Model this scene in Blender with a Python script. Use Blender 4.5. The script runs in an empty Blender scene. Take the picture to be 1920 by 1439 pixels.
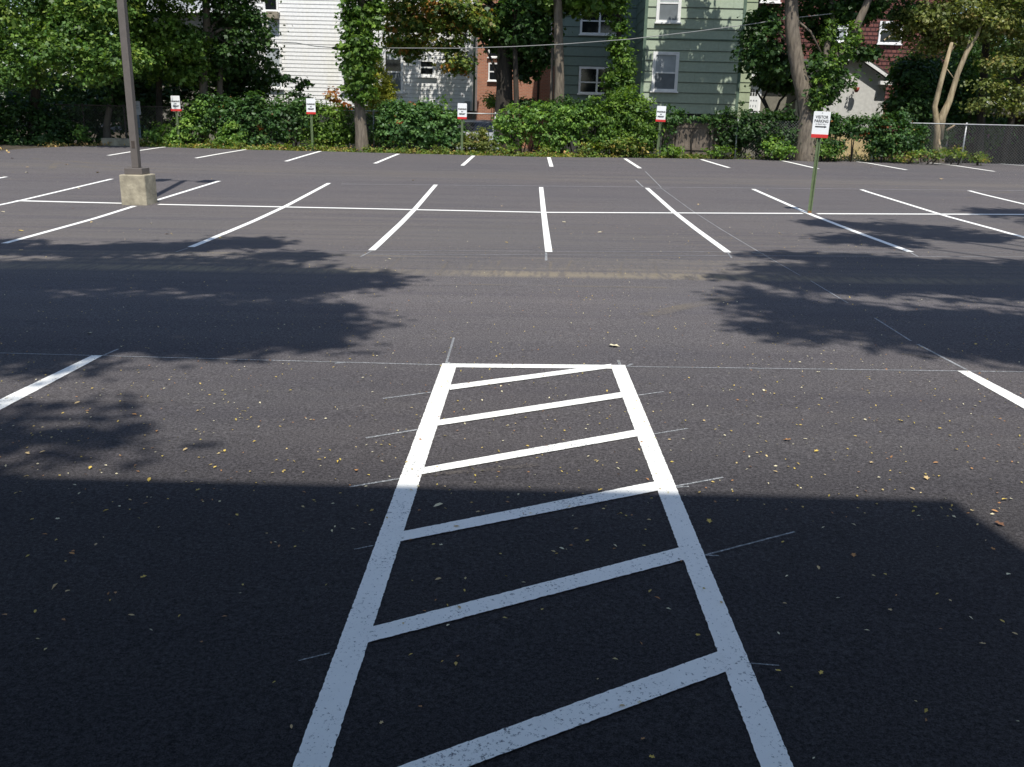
import bpy, math, random
import numpy as np
from mathutils import Vector, Matrix
random.seed(7); RS = np.random.RandomState(11)
S = bpy.context.scene; COL = S.collection
# ------------------------------------------------------------------ camera model (calibrated from the stall grid)
F = 1780.; CX, CY = 960., 719.5
pitch, roll, yaw = .2764, .026, -.0239
cf = np.array([math.sin(yaw)*math.cos(pitch), math.cos(yaw)*math.cos(pitch), -math.sin(pitch)])
cr = np.array([math.cos(yaw), -math.sin(yaw), 0.]); cu = np.cross(cr, cf)
camR = cr*math.cos(roll)+cu*math.sin(roll); camU = cu*math.cos(roll)-cr*math.sin(roll)
KY = [-60, -3, 2.3, 7.2, 14.35, 17.5, 20.3, 25.45, 30.2, 35.2, 45, 80]
KZ = [-1.72, -1.72, -1.81, -1.90, -1.975, -1.965, -1.93, -1.79, -1.585, -1.42, -1.36, -1.3]
def gz(x, y):
    return float(np.interp(y, KY, KZ)) + float(np.interp(y, [18, 33], [.0135, .004]))*max(-25, min(25, x))
def ray(px, py):
    d = cf + camR*(px-CX)/F - camU*(py-CY)/F
    return d/d[1]
def G(px, py, dz=0.):                         # a point of the lot seen at (px, py)
    d = ray(px, py); hi = 70.
    Y = .5
    while Y < 70:
        if d[2]*Y < gz(d[0]*Y, Y): hi = Y; break
        Y += .1
    lo = hi-.1
    for _ in range(22):
        m = (lo+hi)/2
        if d[2]*m < gz(d[0]*m, m): hi = m
        else: lo = m
    p = d*hi
    return Vector((p[0], p[1], gz(p[0], p[1])+dz))
def V(px, py, Y):                             # a point on the upright plane at distance Y
    p = ray(px, py)*Y
    return Vector(p)
# ------------------------------------------------------------------ sun
el = math.radians(61.0); hx, hy = -.15, 1.0; hn = math.hypot(hx, hy); hx /= hn; hy /= hn
SUND = Vector((hx*math.cos(el), hy*math.cos(el), -math.sin(el)))   # the way light travels
# ------------------------------------------------------------------ object helpers
def mesh_obj(name, verts, faces, mat=None, parent=None, smooth=False, loc=None):
    me = bpy.data.meshes.new(name); me.from_pydata([tuple(v) for v in verts], [], faces); me.update()
    if smooth:
        me.polygons.foreach_set('use_smooth', [True]*len(me.polygons))
    if mat: me.materials.append(mat)
    o = bpy.data.objects.new(name, me); COL.objects.link(o)
    if loc is not None: o.location = loc
    if parent: o.parent = parent
    return o
def tag(o, label, cat, group=None, kind=None):
    o['label'] = label
    if cat: o['category'] = cat
    if group: o['group'] = group
    if kind: o['kind'] = kind
    return o
def thing(name, label, cat, loc=(0, 0, 0), group=None, rot=(0, 0, 0)):
    o = bpy.data.objects.new(name, None); COL.objects.link(o); o.location = loc; o.rotation_euler = rot
    return tag(o, label, cat, group)
class MB:
    def __init__(s): s.v = []; s.f = []
    def poly(s, pts):
        n = len(s.v); s.v += [tuple(p) for p in pts]; s.f.append(tuple(range(n, n+len(pts))))
    def box(s, a, b, M=None):
        n = len(s.v); P = [(x, y, z) for z in (a[2], b[2]) for y in (a[1], b[1]) for x in (a[0], b[0])]
        if M is not None: P = [tuple(M @ Vector(p)) for p in P]
        s.v += P
        for q in ((0, 2, 3, 1), (4, 5, 7, 6), (0, 1, 5, 4), (2, 6, 7, 3), (0, 4, 6, 2), (1, 3, 7, 5)): s.f.append(tuple(n+i for i in q))
        return s
    def tube(s, pts, rad, sides=8, jit=0., cap=True):
        n0 = len(s.v); pts = [Vector(p) for p in pts]
        for i, p in enumerate(pts):
            t = (pts[min(i+1, len(pts)-1)]-pts[max(i-1, 0)]).normalized()
            a = t.cross(Vector((0, 1, 0.02)) if abs(t.y) < .9 else Vector((1, 0, 0))).normalized(); b = t.cross(a)
            r = rad[i] if hasattr(rad, '__len__') else rad
            for k in range(sides):
                w = 2*math.pi*k/sides; rr = r*(1+jit*random.uniform(-1, 1))
                s.v.append(tuple(p+a*math.cos(w)*rr+b*math.sin(w)*rr))
        for i in range(len(pts)-1):
            for k in range(sides):
                k2 = (k+1) % sides
                s.f.append((n0+i*sides+k, n0+i*sides+k2, n0+(i+1)*sides+k2, n0+(i+1)*sides+k))
        if cap:
            s.f.append(tuple(n0+k for k in reversed(range(sides))))
            s.f.append(tuple(n0+(len(pts)-1)*sides+k for k in range(sides)))
        return s
    def build(s, name, mat, parent=None, smooth=False, bevel=0):
        o = mesh_obj(name, s.v, s.f, mat, parent, smooth)
        if bevel:
            m = o.modifiers.new('bevel', 'BEVEL'); m.width = bevel; m.segments = 2; m.limit_method = 'ANGLE'
        return o
# ------------------------------------------------------------------ materials
def newmat(name):
    m = bpy.data.materials.new(name); m.use_nodes = True; nt = m.node_tree
    return m, nt, nt.nodes, nt.links, nt.nodes['Principled BSDF']
def N(ns, t, **kw):
    n = ns.new(t)
    for k, v in kw.items(): setattr(n, k, v)
    return n
def coords(nt, scale=(1, 1, 1), kind='Object'):
    tc = nt.nodes.new('ShaderNodeTexCoord'); mp = nt.nodes.new('ShaderNodeMapping'); mp.inputs['Scale'].default_value = scale
    nt.links.new(tc.outputs[kind], mp.inputs['Vector']); return mp.outputs['Vector']
def noise(nt, vec, sc, det=3, rough=.55):
    n = nt.nodes.new('ShaderNodeTexNoise'); n.inputs['Scale'].default_value = sc; n.inputs['Detail'].default_value = det
    n.inputs['Roughness'].default_value = rough; nt.links.new(vec, n.inputs['Vector']); return n.outputs['Fac']
def ramp(nt, fac, stops):
    r = nt.nodes.new('ShaderNodeValToRGB'); e = r.color_ramp.elements
    while len(e) < len(stops): e.new(.5)
    for i, (p, c) in enumerate(stops):
        e[i].position = p; e[i].color = (c, c, c, 1) if not hasattr(c, '__len__') else (*c, 1)
    nt.links.new(fac, r.inputs['Fac']); return r.outputs['Color']
def mix(nt, fac, a, b, mode='MIX'):
    m = nt.nodes.new('ShaderNodeMix'); m.data_type = 'RGBA'; m.blend_type = mode
    for s, v in ((0, fac), (6, a), (7, b)):
        if isinstance(v, (int, float)): m.inputs[s].default_value = v if s == 0 else (v, v, v, 1)
        elif isinstance(v, tuple): m.inputs[s].default_value = (*v, 1)
        else: nt.links.new(v, m.inputs[s])
    return m.outputs[2]
def bump(nt, h, st, dist, target):
    b = nt.nodes.new('ShaderNodeBump'); b.inputs['Strength'].default_value = st; b.inputs['Distance'].default_value = dist
    nt.links.new(h, b.inputs['Height']); nt.links.new(b.outputs['Normal'], target.inputs['Normal'])
def flat(name, col, rough=.7, var=.25, sc=6, metal=0, spec=.5, bmp=0.):
    m, nt, ns, ln, bs = newmat(name); v = coords(nt)
    f = noise(nt, v, sc, 5)
    c = mix(nt, ramp(nt, f, [(.3, 0.), (.7, 1.)]), tuple(x*(1-var) for x in col), tuple(min(1, x*(1+var)) for x in col))
    ln.new(c, bs.inputs['Base Color']); bs.inputs['Roughness'].default_value = rough; bs.inputs['Metallic'].default_value = metal
    bs.inputs['Specular IOR Level'].default_value = spec
    if bmp: bump(nt, noise(nt, v, sc*4, 4), bmp, .02, bs)
    return m
def asphalt_colour(nt):
    """new sealed asphalt: dark aggregate speckle, brown dust, rubbed wheel tracks along the aisle"""
    v = coords(nt)
    fine = noise(nt, v, 210, 2, .7); med = noise(nt, v, 60, 4, .7); big = noise(nt, v, .35, 4)
    bro = noise(nt, coords(nt, (.12, 1.6, 1)), 1.1, 5, .6)
    g = mix(nt, .5, fine, med)
    base = ramp(nt, g, [(.37, (.019, .0176, .0180)), (.50, (.061, .0562, .0570)), (.64, (.134, .1245, .1265))])
    base = mix(nt, ramp(nt, big, [(.35, 0.), (.7, .55)]), base, mix(nt, 1., base, (1.14, 1.08, 1.03), 'MULTIPLY'))
    base = mix(nt, ramp(nt, bro, [(.40, 0.), (.72, .6)]), base, mix(nt, 1., base, (.74, .74, .80), 'MULTIPLY'))
    # wheel tracks
    sep = nt.nodes.new('ShaderNodeSeparateXYZ'); nt.links.new(coords(nt), sep.inputs[0])
    def band(c, w):
        a = nt.nodes.new('ShaderNodeMath'); a.operation = 'SUBTRACT'; nt.links.new(sep.outputs['Y'], a.inputs[0]); a.inputs[1].default_value = c
        b = nt.nodes.new('ShaderNodeMath'); b.operation = 'ABSOLUTE'; nt.links.new(a.outputs[0], b.inputs[0])
        d = nt.nodes.new('ShaderNodeMath'); d.operation = 'DIVIDE'; nt.links.new(b.outputs[0], d.inputs[0]); d.inputs[1].default_value = w
        return ramp(nt, d.outputs[0], [(0., 1.), (1., 0.)])
    st = ramp(nt, noise(nt, coords(nt, (.10, 7., 1)), 1.6, 4, .6), [(.44, 0.), (.54, 1.)])
    st2 = ramp(nt, noise(nt, coords(nt, (.25, .25, 1)), 1., 2), [(.35, .15), (.6, 1.)])
    wob = noise(nt, coords(nt, (.35, .0, 0)), 1., 2)
    def mth(op, a, b_):
        q = nt.nodes.new('ShaderNodeMath'); q.operation = op
        for k_, v_ in ((0, a), (1, b_)):
            if isinstance(v_, (int, float)): q.inputs[k_].default_value = v_
            else: nt.links.new(v_, q.inputs[k_])
        return q.outputs[0]
    yy0 = mth('ADD', sep.outputs['Y'], mth('MULTIPLY', wob, .35)); fr_ = mth('DIVIDE', mth('SUBTRACT', yy0, 11.65), 2.5)
    tr = ramp(nt, fr_, [(.08, 0.), (.13, .55), (.18, .95), (.28, .8), (.34, .1), (.42, .45), (.48, .05), (.56, .4), (.60, .0), (.70, .3), (.76, .0), (.82, .5), (.86, 0.)])
    lugs = ramp(nt, noise(nt, coords(nt, (9., 1.2, 1)), 1.5, 2), [(.40, .35), (.55, 1.)])
    m1 = mix(nt, 1., mix(nt, 1., tr, st2, 'MULTIPLY'), lugs, 'MULTIPLY')
    base = mix(nt, mix(nt, 1., m1, .8, 'MULTIPLY'), base, (.175, .145, .095))
    base = mix(nt, mix(nt, 1., mix(nt, 1., band(16.5, 9.), st, 'MULTIPLY'), .22, 'MULTIPLY'), base, (.12, .105, .08))
    m2 = mix(nt, 1., mix(nt, 1., band(27.6, 2.2), st, 'MULTIPLY'), .35, 'MULTIPLY')
    base = mix(nt, m2, base, (.11, .095, .075))
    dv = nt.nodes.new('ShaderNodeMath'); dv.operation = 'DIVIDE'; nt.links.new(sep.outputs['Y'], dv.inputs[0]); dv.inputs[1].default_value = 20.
    shade_ramp = ramp(nt, dv.outputs[0], [(.10, .54), (.205, .74), (.27, 1.25), (.50, 1.85), (.7, 1.72)])      # building shade deepened in the colour up close, sunlit lot lightened
    return mix(nt, 1., base, shade_ramp, 'MULTIPLY'), g
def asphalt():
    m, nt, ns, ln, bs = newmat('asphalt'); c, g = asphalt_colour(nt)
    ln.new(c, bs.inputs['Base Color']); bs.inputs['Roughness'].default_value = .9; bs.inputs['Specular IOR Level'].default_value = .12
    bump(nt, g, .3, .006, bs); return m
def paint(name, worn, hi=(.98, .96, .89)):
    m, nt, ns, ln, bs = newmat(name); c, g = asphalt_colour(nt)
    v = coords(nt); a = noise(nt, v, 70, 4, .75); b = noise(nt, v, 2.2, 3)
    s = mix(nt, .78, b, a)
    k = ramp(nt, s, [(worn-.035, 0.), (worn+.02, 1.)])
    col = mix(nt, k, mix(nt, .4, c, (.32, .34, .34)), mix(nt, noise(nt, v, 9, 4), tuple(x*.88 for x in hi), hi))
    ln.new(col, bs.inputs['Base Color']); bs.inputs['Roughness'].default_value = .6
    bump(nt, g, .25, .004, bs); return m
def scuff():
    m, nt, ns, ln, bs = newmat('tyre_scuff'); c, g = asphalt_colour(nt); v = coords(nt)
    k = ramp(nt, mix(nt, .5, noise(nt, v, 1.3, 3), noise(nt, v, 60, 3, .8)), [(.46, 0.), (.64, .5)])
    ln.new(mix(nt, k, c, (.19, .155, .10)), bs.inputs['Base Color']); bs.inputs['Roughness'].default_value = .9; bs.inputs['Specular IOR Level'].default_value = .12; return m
def brick(name, c1, c2, mortar, sc=1., bw=.22, rh=.075, swap=True):
    m, nt, ns, ln, bs = newmat(name)
    tc = nt.nodes.new('ShaderNodeTexCoord'); sep = nt.nodes.new('ShaderNodeSeparateXYZ'); ln.new(tc.outputs['Object'], sep.inputs[0])
    cb = nt.nodes.new('ShaderNodeCombineXYZ'); ad = nt.nodes.new('ShaderNodeMath'); ad.operation = 'ADD'
    ln.new(sep.outputs['X'], ad.inputs[0]); ln.new(sep.outputs['Y'], ad.inputs[1]); ln.new(ad.outputs[0], cb.inputs['X']); ln.new(sep.outputs['Z'], cb.inputs['Y'])
    b = nt.nodes.new('ShaderNodeTexBrick'); b.inputs['Scale'].default_value = sc; b.inputs['Brick Width'].default_value = bw; b.inputs['Row Height'].default_value = rh
    b.inputs['Mortar Size'].default_value = rh*.14; b.inputs['Color1'].default_value = (*c1, 1); b.inputs['Color2'].default_value = (*c2, 1); b.inputs['Mortar'].default_value = (*mortar, 1)
    ln.new(cb.outputs[0], b.inputs['Vector'])
    c = mix(nt, ramp(nt, noise(nt, tc.outputs['Object'], 1.5, 5), [(.3, 0.), (.75, .5)]), b.outputs['Color'], mix(nt, 1., b.outputs['Color'], .6, 'MULTIPLY'))
    ln.new(c, bs.inputs['Base Color']); bs.inputs['Roughness'].default_value = .85; bump(nt, b.outputs['Fac'], -.4, .01, bs)
    return m
def siding_mat(name, col, stain=(.6, .5, .3), amt=.2):
    m, nt, ns, ln, bs = newmat(name)
    s = ramp(nt, noise(nt, coords(nt, (1.3, 1, .22)), 1.2, 4), [(.5, 0.), (.8, amt)])
    d = ramp(nt, noise(nt, coords(nt), 9, 4), [(.3, .86), (.7, 1.)])
    c = mix(nt, s, col, stain); c = mix(nt, 1., c, d, 'MULTIPLY')
    ln.new(c, bs.inputs['Base Color']); bs.inputs['Roughness'].default_value = .55; return m
def lap(name, col, stain, amt, z0, course, dark=.45, w=.16):
    m = siding_mat(name, col, stain, amt); nt = m.node_tree; bs = nt.nodes['Principled BSDF']; src = bs.inputs['Base Color'].links[0].from_socket
    sep = nt.nodes.new('ShaderNodeSeparateXYZ'); nt.links.new(coords(nt), sep.inputs[0])
    a = nt.nodes.new('ShaderNodeMath'); a.operation = 'SUBTRACT'; nt.links.new(sep.outputs['Z'], a.inputs[0]); a.inputs[1].default_value = z0
    b = nt.nodes.new('ShaderNodeMath'); b.operation = 'DIVIDE'; nt.links.new(a.outputs[0], b.inputs[0]); b.inputs[1].default_value = course
    c = nt.nodes.new('ShaderNodeMath'); c.operation = 'FRACT'; nt.links.new(b.outputs[0], c.inputs[0])
    k = ramp(nt, c.outputs[0], [(0, dark), (w*.5, dark), (w, 1.), (.93, 1.), (1., dark)])  # shadow line under each board lap painted into the colour
    nt.links.new(mix(nt, 1., src, k, 'MULTIPLY'), bs.inputs['Base Color']); return m
def leafmat(name, trans=.38, rough=.48):
    m, nt, ns, ln, bs = newmat(name)
    a = nt.nodes.new('ShaderNodeAttribute'); a.attribute_name = 'tint'
    ln.new(a.outputs['Color'], bs.inputs['Base Color']); bs.inputs['Roughness'].default_value = rough; bs.inputs['Specular IOR Level'].default_value = .35
    t = nt.nodes.new('ShaderNodeBsdfTranslucent'); tc = mix(nt, 1., a.outputs['Color'], (1.25, 1.35, .55), 'MULTIPLY'); ln.new(tc, t.inputs['Color'])
    mx = nt.nodes.new('ShaderNodeMixShader'); mx.inputs[0].default_value = trans
    ln.new(bs.outputs[0], mx.inputs[1]); ln.new(t.outputs[0], mx.inputs[2]); ln.new(mx.outputs[0], nt.nodes['Material Output'].inputs['Surface'])
    return m
def bark(name, c1, c2, sc=1.):
    m, nt, ns, ln, bs = newmat(name)
    v = coords(nt, (9*sc, 9*sc, 1.6*sc)); f = noise(nt, v, 1.3, 6, .65); g2 = noise(nt, coords(nt), 1.1, 3)
    c = mix(nt, ramp(nt, f, [(.35, 0.), (.65, 1.)]), c1, c2); c = mix(nt, ramp(nt, g2, [(.4, 0.), (.7, .5)]), c, mix(nt, 1., c, (1.3, 1.25, 1.1), 'MULTIPLY'))
    ln.new(c, bs.inputs['Base Color']); bs.inputs['Roughness'].default_value = .9; bump(nt, f, .9, .03, bs); return m
def glass(name, col=(.012, .014, .016), rough=.08):
    m, nt, ns, ln, bs = newmat(name)
    f = noise(nt, coords(nt), 1.3, 2); c = mix(nt, f, tuple(x*.5 for x in col), tuple(x*1.6 for x in col)); ln.new(c, bs.inputs['Base Color'])
    bs.inputs['Roughness'].default_value = rough; bs.inputs['Specular IOR Level'].default_value = .5; return m
M = dict(
    scuff=scuff(), asphalt=asphalt(), paint=paint('white_paint', .415), paint_far=paint('white_paint_far', .36), chalk=paint('chalk', .545, (.5, .5, .5)),
    earth=flat('earth', (.055, .042, .026), .95, .45, 2.5, bmp=.5), leaf=leafmat('leaf'),
    litter=leafmat('dry_leaf', .15, .7),
    bark_grey=bark('bark_grey', (.085, .068, .052), (.20, .165, .125)), bark_dark=bark('bark_dark', (.022, .018, .014), (.06, .048, .036)),
    bark_pale=bark('bark_pale', (.20, .15, .09), (.42, .34, .22)),
    white_siding=siding_mat('white_siding', (.93, .92, .89), (.72, .60, .28), .22), green_siding=siding_mat('green_siding', (.37, .42, .27), (.30, .36, .25), .4),
    shaded_green_siding=siding_mat('shaded_green_siding', (.22, .29, .21), (.16, .22, .16), .4),  # the house green darkened to paint in shade on side and recess
    white_trim=flat('white_trim', (.90, .89, .86), .5, .08, 5), green_trim=flat('green_trim', (.12, .18, .13), .6, .15, 5),
    glass=glass('dark_glass'), blind=flat('window_blind', (.42, .45, .46), .6, .1, 3), screen=flat('insect_screen', (.17, .19, .20), .8, .12, 4),
    brick=brick('orange_brick', (.50, .20, .11), (.40, .15, .085), (.42, .30, .22)), brick_dark=brick('dark_brick', (.16, .06, .04), (.12, .045, .03), (.12, .09, .07)),
    shingle=brick('red_shingle', (.20, .068, .052), (.15, .05, .04), (.06, .02, .018), 1., .26, .20),
    foundation=flat('foundation', (.045, .045, .042), .9, .3, 3, bmp=.3), stucco=flat('stucco', (.62, .61, .57), .9, .1, 8, bmp=.3), tan=flat('tan_wall', (.20, .185, .145), .9, .2, 5, bmp=.2),
    roof=flat('roof_shingle', (.06, .055, .05), .9, .3, 12, bmp=.4), concrete=flat('concrete', (.36, .315, .225), .9, .34, 5, bmp=.5),
    cream=flat('cream_concrete', (.60, .46, .24), .9, .2, 3, bmp=.3), kerb=flat('kerb_stone', (.30, .26, .20), .9, .3, 4, bmp=.5),
    pole=flat('bronze_paint', (.135, .115, .10), .45, .08, 9), lens=flat('lamp_lens', (.5, .5, .45), .2, .05, 3),
    signwhite=flat('sign_white', (.84, .84, .82), .4, .03, 5), signred=flat('sign_red', (.62, .035, .03), .4, .08, 5), signblack=flat('sign_black', (.012, .012, .013), .5, .05, 5),
    signgrey=flat('sign_grey', (.30, .31, .32), .6, .08, 5), post_green=flat('post_green', (.12, .165, .075), .6, .25, 12, bmp=.15), post_blue=flat('post_blue', (.16, .20, .24), .6, .1, 8),
    rust=flat('rust', (.20, .09, .035), .9, .4, 18), galv_mesh=flat('weathered_wire', (.24, .24, .23), .6, .1, 12), galv=flat('galvanised', (.40, .41, .40), .45, .12, 12, metal=.6), wood=flat('weathered_wood', (.145, .115, .088), .9, .4, 3, bmp=.4),
    wire=flat('cable', (.24, .24, .23), .6, .1, 4), black=flat('black_rubber', (.015, .015, .015), .6, .1, 8),
    carpaint=flat('car_silver', (.34, .36, .38), .25, .03, 2), chrome=flat('chrome', (.6, .6, .6), .15, .05, 4, metal=1), redlamp=flat('red_lamp', (.4, .02, .015), .25, .1, 4), rusty_pipe=flat('rusty_pipe', (.06, .045, .035), .8, .3, 9), wire_dark=flat('dark_wire', (.13, .12, .11), .7, .2, 9), redpot=flat('red_pot', (.30, .05, .03), .6, .15, 5))
# ------------------------------------------------------------------ leaves (numpy)
LOBED = np.array([(0, 0, 0), (-.34, .16, .03), (-.52, .50, .0), (-.20, .52, .05), (0, 1.0, -.05), (.20, .52, .05), (.52, .50, .0), (.34, .16, .03)], float)
LOBED_F = [(0, 1, 2, 3), (0, 3, 4, 5), (0, 5, 6, 7)]
OVAL = np.array([(0, 0, 0), (-.30, .42, .07), (0, 1.0, -.05), (.30, .42, .07)], float); OVAL_F = [(0, 1, 2, 3)]
def leaf_mesh(name, P, Nrm, size, cols, mat, parent=None, lobed=False):
    n = len(P); T = LOBED if lobed else OVAL; Fc = LOBED_F if lobed else OVAL_F; k = len(T)
    Nrm = Nrm/np.linalg.norm(Nrm, axis=1, keepdims=True)
    d = RS.randn(n, 3); d[:, 2] -= .5
    d -= Nrm*np.sum(d*Nrm, 1, keepdims=True); d /= np.linalg.norm(d, axis=1, keepdims=True)
    s = np.cross(Nrm, d)
    sz = size*(.65+.7*RS.rand(n))
    v = P[:, None, :]+sz[:, None, None]*(T[None, :, 0, None]*s[:, None, :]+(T[None, :, 1, None]-.5)*d[:, None, :]+T[None, :, 2, None]*Nrm[:, None, :])
    v = v.reshape(-1, 3).astype(np.float32)
    idx = (np.arange(n)[:, None, None]*k+np.array(Fc)[None]).reshape(-1).astype(np.int32); nf = n*len(Fc)
    me = bpy.data.meshes.new(name); me.vertices.add(len(v)); me.vertices.foreach_set('co', v.ravel())
    me.loops.add(len(idx)); me.loops.foreach_set('vertex_index', idx)
    me.polygons.add(nf); me.polygons.foreach_set('loop_start', np.arange(0, nf*4, 4, dtype=np.int32)); me.polygons.foreach_set('loop_total', np.full(nf, 4, dtype=np.int32))
    me.update(calc_edges=True)
    at = me.attributes.new('tint', 'FLOAT_COLOR', 'FACE')
    c4 = np.ones((nf, 4), np.float32); c4[:, :3] = np.repeat(cols, len(Fc), axis=0); at.data.foreach_set('color', c4.ravel())
    me.materials.append(mat); o = bpy.data.objects.new(name, me); COL.objects.link(o)
    if parent: o.parent = parent
    return o
PAL = dict(
    maple=[((.050, .108, .024), 4), ((.085, .15, .030), 3), ((.030, .070, .020), 4), ((.14, .20, .045), .8)],
    mid=[((.050, .105, .022), 4), ((.085, .15, .026), 3), ((.032, .07, .018), 2)],
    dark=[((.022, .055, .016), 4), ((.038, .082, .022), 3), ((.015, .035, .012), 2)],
    olive=[((.085, .115, .034), 4), ((.13, .15, .048), 3), ((.050, .075, .024), 4), ((.16, .13, .05), .5)],
    turning=[((.06, .11, .025), 5), ((.12, .16, .035), 3), ((.22, .14, .035), 1.2), ((.24, .09, .025), .5), ((.03, .065, .018), 4)],
    vine=[((.085, .17, .038), 4), ((.13, .22, .045), 2.5), ((.04, .09, .025), 4)],
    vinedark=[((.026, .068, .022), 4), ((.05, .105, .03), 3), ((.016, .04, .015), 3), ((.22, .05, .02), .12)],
    shadevine=[((.018, .045, .015), 4), ((.032, .07, .02), 2), ((.012, .03, .01), 2)],  # vine greens darkened to paint in the shade
    glossy=[((.048, .105, .034), 4), ((.075, .15, .050), 3), ((.03, .075, .03), 3), ((.35, .07, .02), .07)],
    yellow=[((.17, .20, .03), 4), ((.24, .24, .04), 2), ((.11, .14, .025), 2)],
    rusty=[((.26, .09, .03), 3), ((.33, .14, .05), 2), ((.10, .09, .025), 2)],
    cover=[((.07, .13, .025), 4), ((.11, .14, .03), 3), ((.20, .16, .05), 1.2), ((.04, .08, .02), 3), ((.22, .19, .03), .4)],
    dry=[((.30, .22, .10), 2), ((.20, .13, .06), 2), ((.13, .15, .04), 2)])
def leaves(name, blobs, n, size, pal, parent=None, clump=.28, per=22, mat=None, lobed=False, up=.55, shell=.5, squash=.5):
    B = np.array(blobs, float); w = B[:, 3]*B[:, 5]+B[:, 3]*B[:, 4]; w /= w.sum()
    nc = max(1, int(n/per)); bi = RS.choice(len(B), nc, p=w)
    d = RS.randn(nc, 3); d /= np.linalg.norm(d, axis=1, keepdims=True)
    r = shell+(1-shell)*RS.rand(nc)**.6; r *= 1+.12*RS.randn(nc)
    C = B[bi, :3]+d*B[bi, 3:6]*r[:, None]
    P0 = PAL[pal]; pc = np.array([p[0] for p in P0]); pw = np.array([p[1] for p in P0], float); pw /= pw.sum()
    cc = pc[RS.choice(len(pc), nc, p=pw)]
    ci = np.repeat(np.arange(nc), per); m = len(ci)
    off = RS.randn(m, 3)*clump*np.array([.55, .55, .55*squash])*np.repeat(.6+.8*RS.rand(nc), per)[:, None]
    P = C[ci]+off
    Nn = d[ci]*.55+np.array([0, 0, up])+RS.randn(m, 3)*.42
    cc = cc*1.75; mixc = 1.75*pc[RS.choice(len(pc), m, p=pw)]
    cols = (cc[ci]*.65+mixc*.35)*(.66+.68*RS.rand(m, 1))*np.array([1.22, 1.08, .95])
    return leaf_mesh(name, P, Nn, size, np.clip(cols, 0, 1), mat or M['leaf'], parent, lobed)
def B(px, py, Y, rx, rz, ry=None):            # leaf blob seen at (px, py) at distance Y, radii in pixels there
    c = V(px, py, Y); s = Y/F*1.02
    return (c.x, c.y, c.z, rx*s, ry if ry else min(rx, rz)*s, rz*s)
def tree(name, label, cat, trunk, rad, blobs, n, size, pal, barkm, limbs=(), lobed=True, group=None, clump=.32, shell=.5, per=22, sides=12):
    base = Vector(trunk[0]); base.z = trunk[0][2]
    t = thing(name, label, cat, (0, 0, 0), group)
    mb = MB(); pts = [Vector(p) for p in trunk]
    sm = []; sr = []
    for i in range(len(pts)-1):
        for k in range(5):
            u = k/5; sm.append(pts[i].lerp(pts[i+1], u)); sr.append(rad[i]*(1-u)+rad[i+1]*u)
    sm.append(pts[-1]); sr.append(rad[-1])
    sm = [Vector((p.x, p.y, p.z)) for p in sm]
    for i in range(1, len(sm)-1): sm[i] = sm[i-1]*.2+sm[i]*.6+sm[i+1]*.2
    mb.tube(sm, sr, sides, .07)
    for lp, lr in limbs: mb.tube(lp, lr, 7, .08)
    tr = mb.build('trunk', barkm, t, True)
    if blobs:
        leaves('crown', blobs, n, size, pal, t, clump, per, None, lobed, shell=shell)
    return t
def limbs_to(start, blobs, r0, k=1):          # limbs from a fork to the heart of each blob
    out = []
    for b in blobs:
        e = Vector(b[:3]); s = Vector(start); mid = s.lerp(e, .5)+Vector((random.uniform(-.3, .3), random.uniform(-.3, .3), .25))
        out.append(([s, s.lerp(mid, .5)+Vector((0, 0, .12)), mid, mid.lerp(e, .6), e], [r0, r0*.75, r0*.5, r0*.33, r0*.15]))
        for _ in range(3):
            q = e+Vector((random.uniform(-1, 1)*b[3], random.uniform(-1, 1)*b[4], random.uniform(-.6, .8)*b[5]))
            out.append(([mid, mid.lerp(q, .5)+Vector((0, 0, .1)), q], [r0*.3, r0*.2, r0*.06]))
    return out
# ================================================================== SETTING
def sheet(name, xs, ys, zf, mat):
    v = []; f = []
    for y in ys:
        for x in xs(y): v.append((x, y, zf(x, y)))
    nx = len(xs(ys[0]))
    for j in range(len(ys)-1):
        for i in range(nx-1): f.append((j*nx+i, j*nx+i+1, (j+1)*nx+i+1, (j+1)*nx+i))
    return mesh_obj(name, v, f, mat, None, True)
def ez(x, y):
    drop = float(np.interp(y, [35.4, 36.8, 39, 60], [0, 0.02, -.36, -.36]))
    return gz(x, y)-.05+drop
yy = [-300, -60, -20]+list(np.arange(-10, 62, 1.0))+[80, 200, 900]
def exs(y): return [-900, -200, -60]+list(np.arange(-40, 41, 4.))+[60, 200, 900]
def ezc(x, y): return ez(max(-25, min(25, x)), y)
tag(sheet('ground', exs, yy, ezc, M['earth']), 'bare brown earth beneath the trees and around the lot', None, kind='structure')
def edgeY(x):
    return 0
ELP = [G(0, 283), G(60, 278), G(120, 275.5), G(200, 273.5), G(330, 277), (G(460, 281)), G(600, 284), G(747, 288), G(1028, 295), G(1240, 297), G(1459, 300), G(1745, 305.5), G(1920, 308)]
EX = [p.x for p in ELP]; EYv = [p.y for p in ELP]
def lot_edge(x): return float(np.interp(x, EX, EYv, left=EYv[0]-1.5, right=EYv[-1]))
lx = list(np.arange(-34, EX[0]-.5, 2.))+list(np.arange(EX[0]-.4, 36, .5)); lt = [0]
rows = []; ny = 76
v = []; f = []
for j in range(ny+1):
    for x in lx:
        ye = lot_edge(x)+.06*math.sin(x*3.1)+.04*math.sin(x*7.7)+(-.0 if x > EX[0] else -.9*(EX[0]-x)*.0)
        y = -14+(ye+14)*j/ny
        v.append((x, y, gz(x, y)))
n_ = len(lx)
for j in range(ny):
    for i in range(n_-1): f.append((j*n_+i, j*n_+i+1, (j+1)*n_+i+1, (j+1)*n_+i))
tag(mesh_obj('parking_lot', v, f, M['asphalt'], None, True), 'freshly sealed dark asphalt of the parking lot with faint tyre tracks', None, kind='structure')
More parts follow.
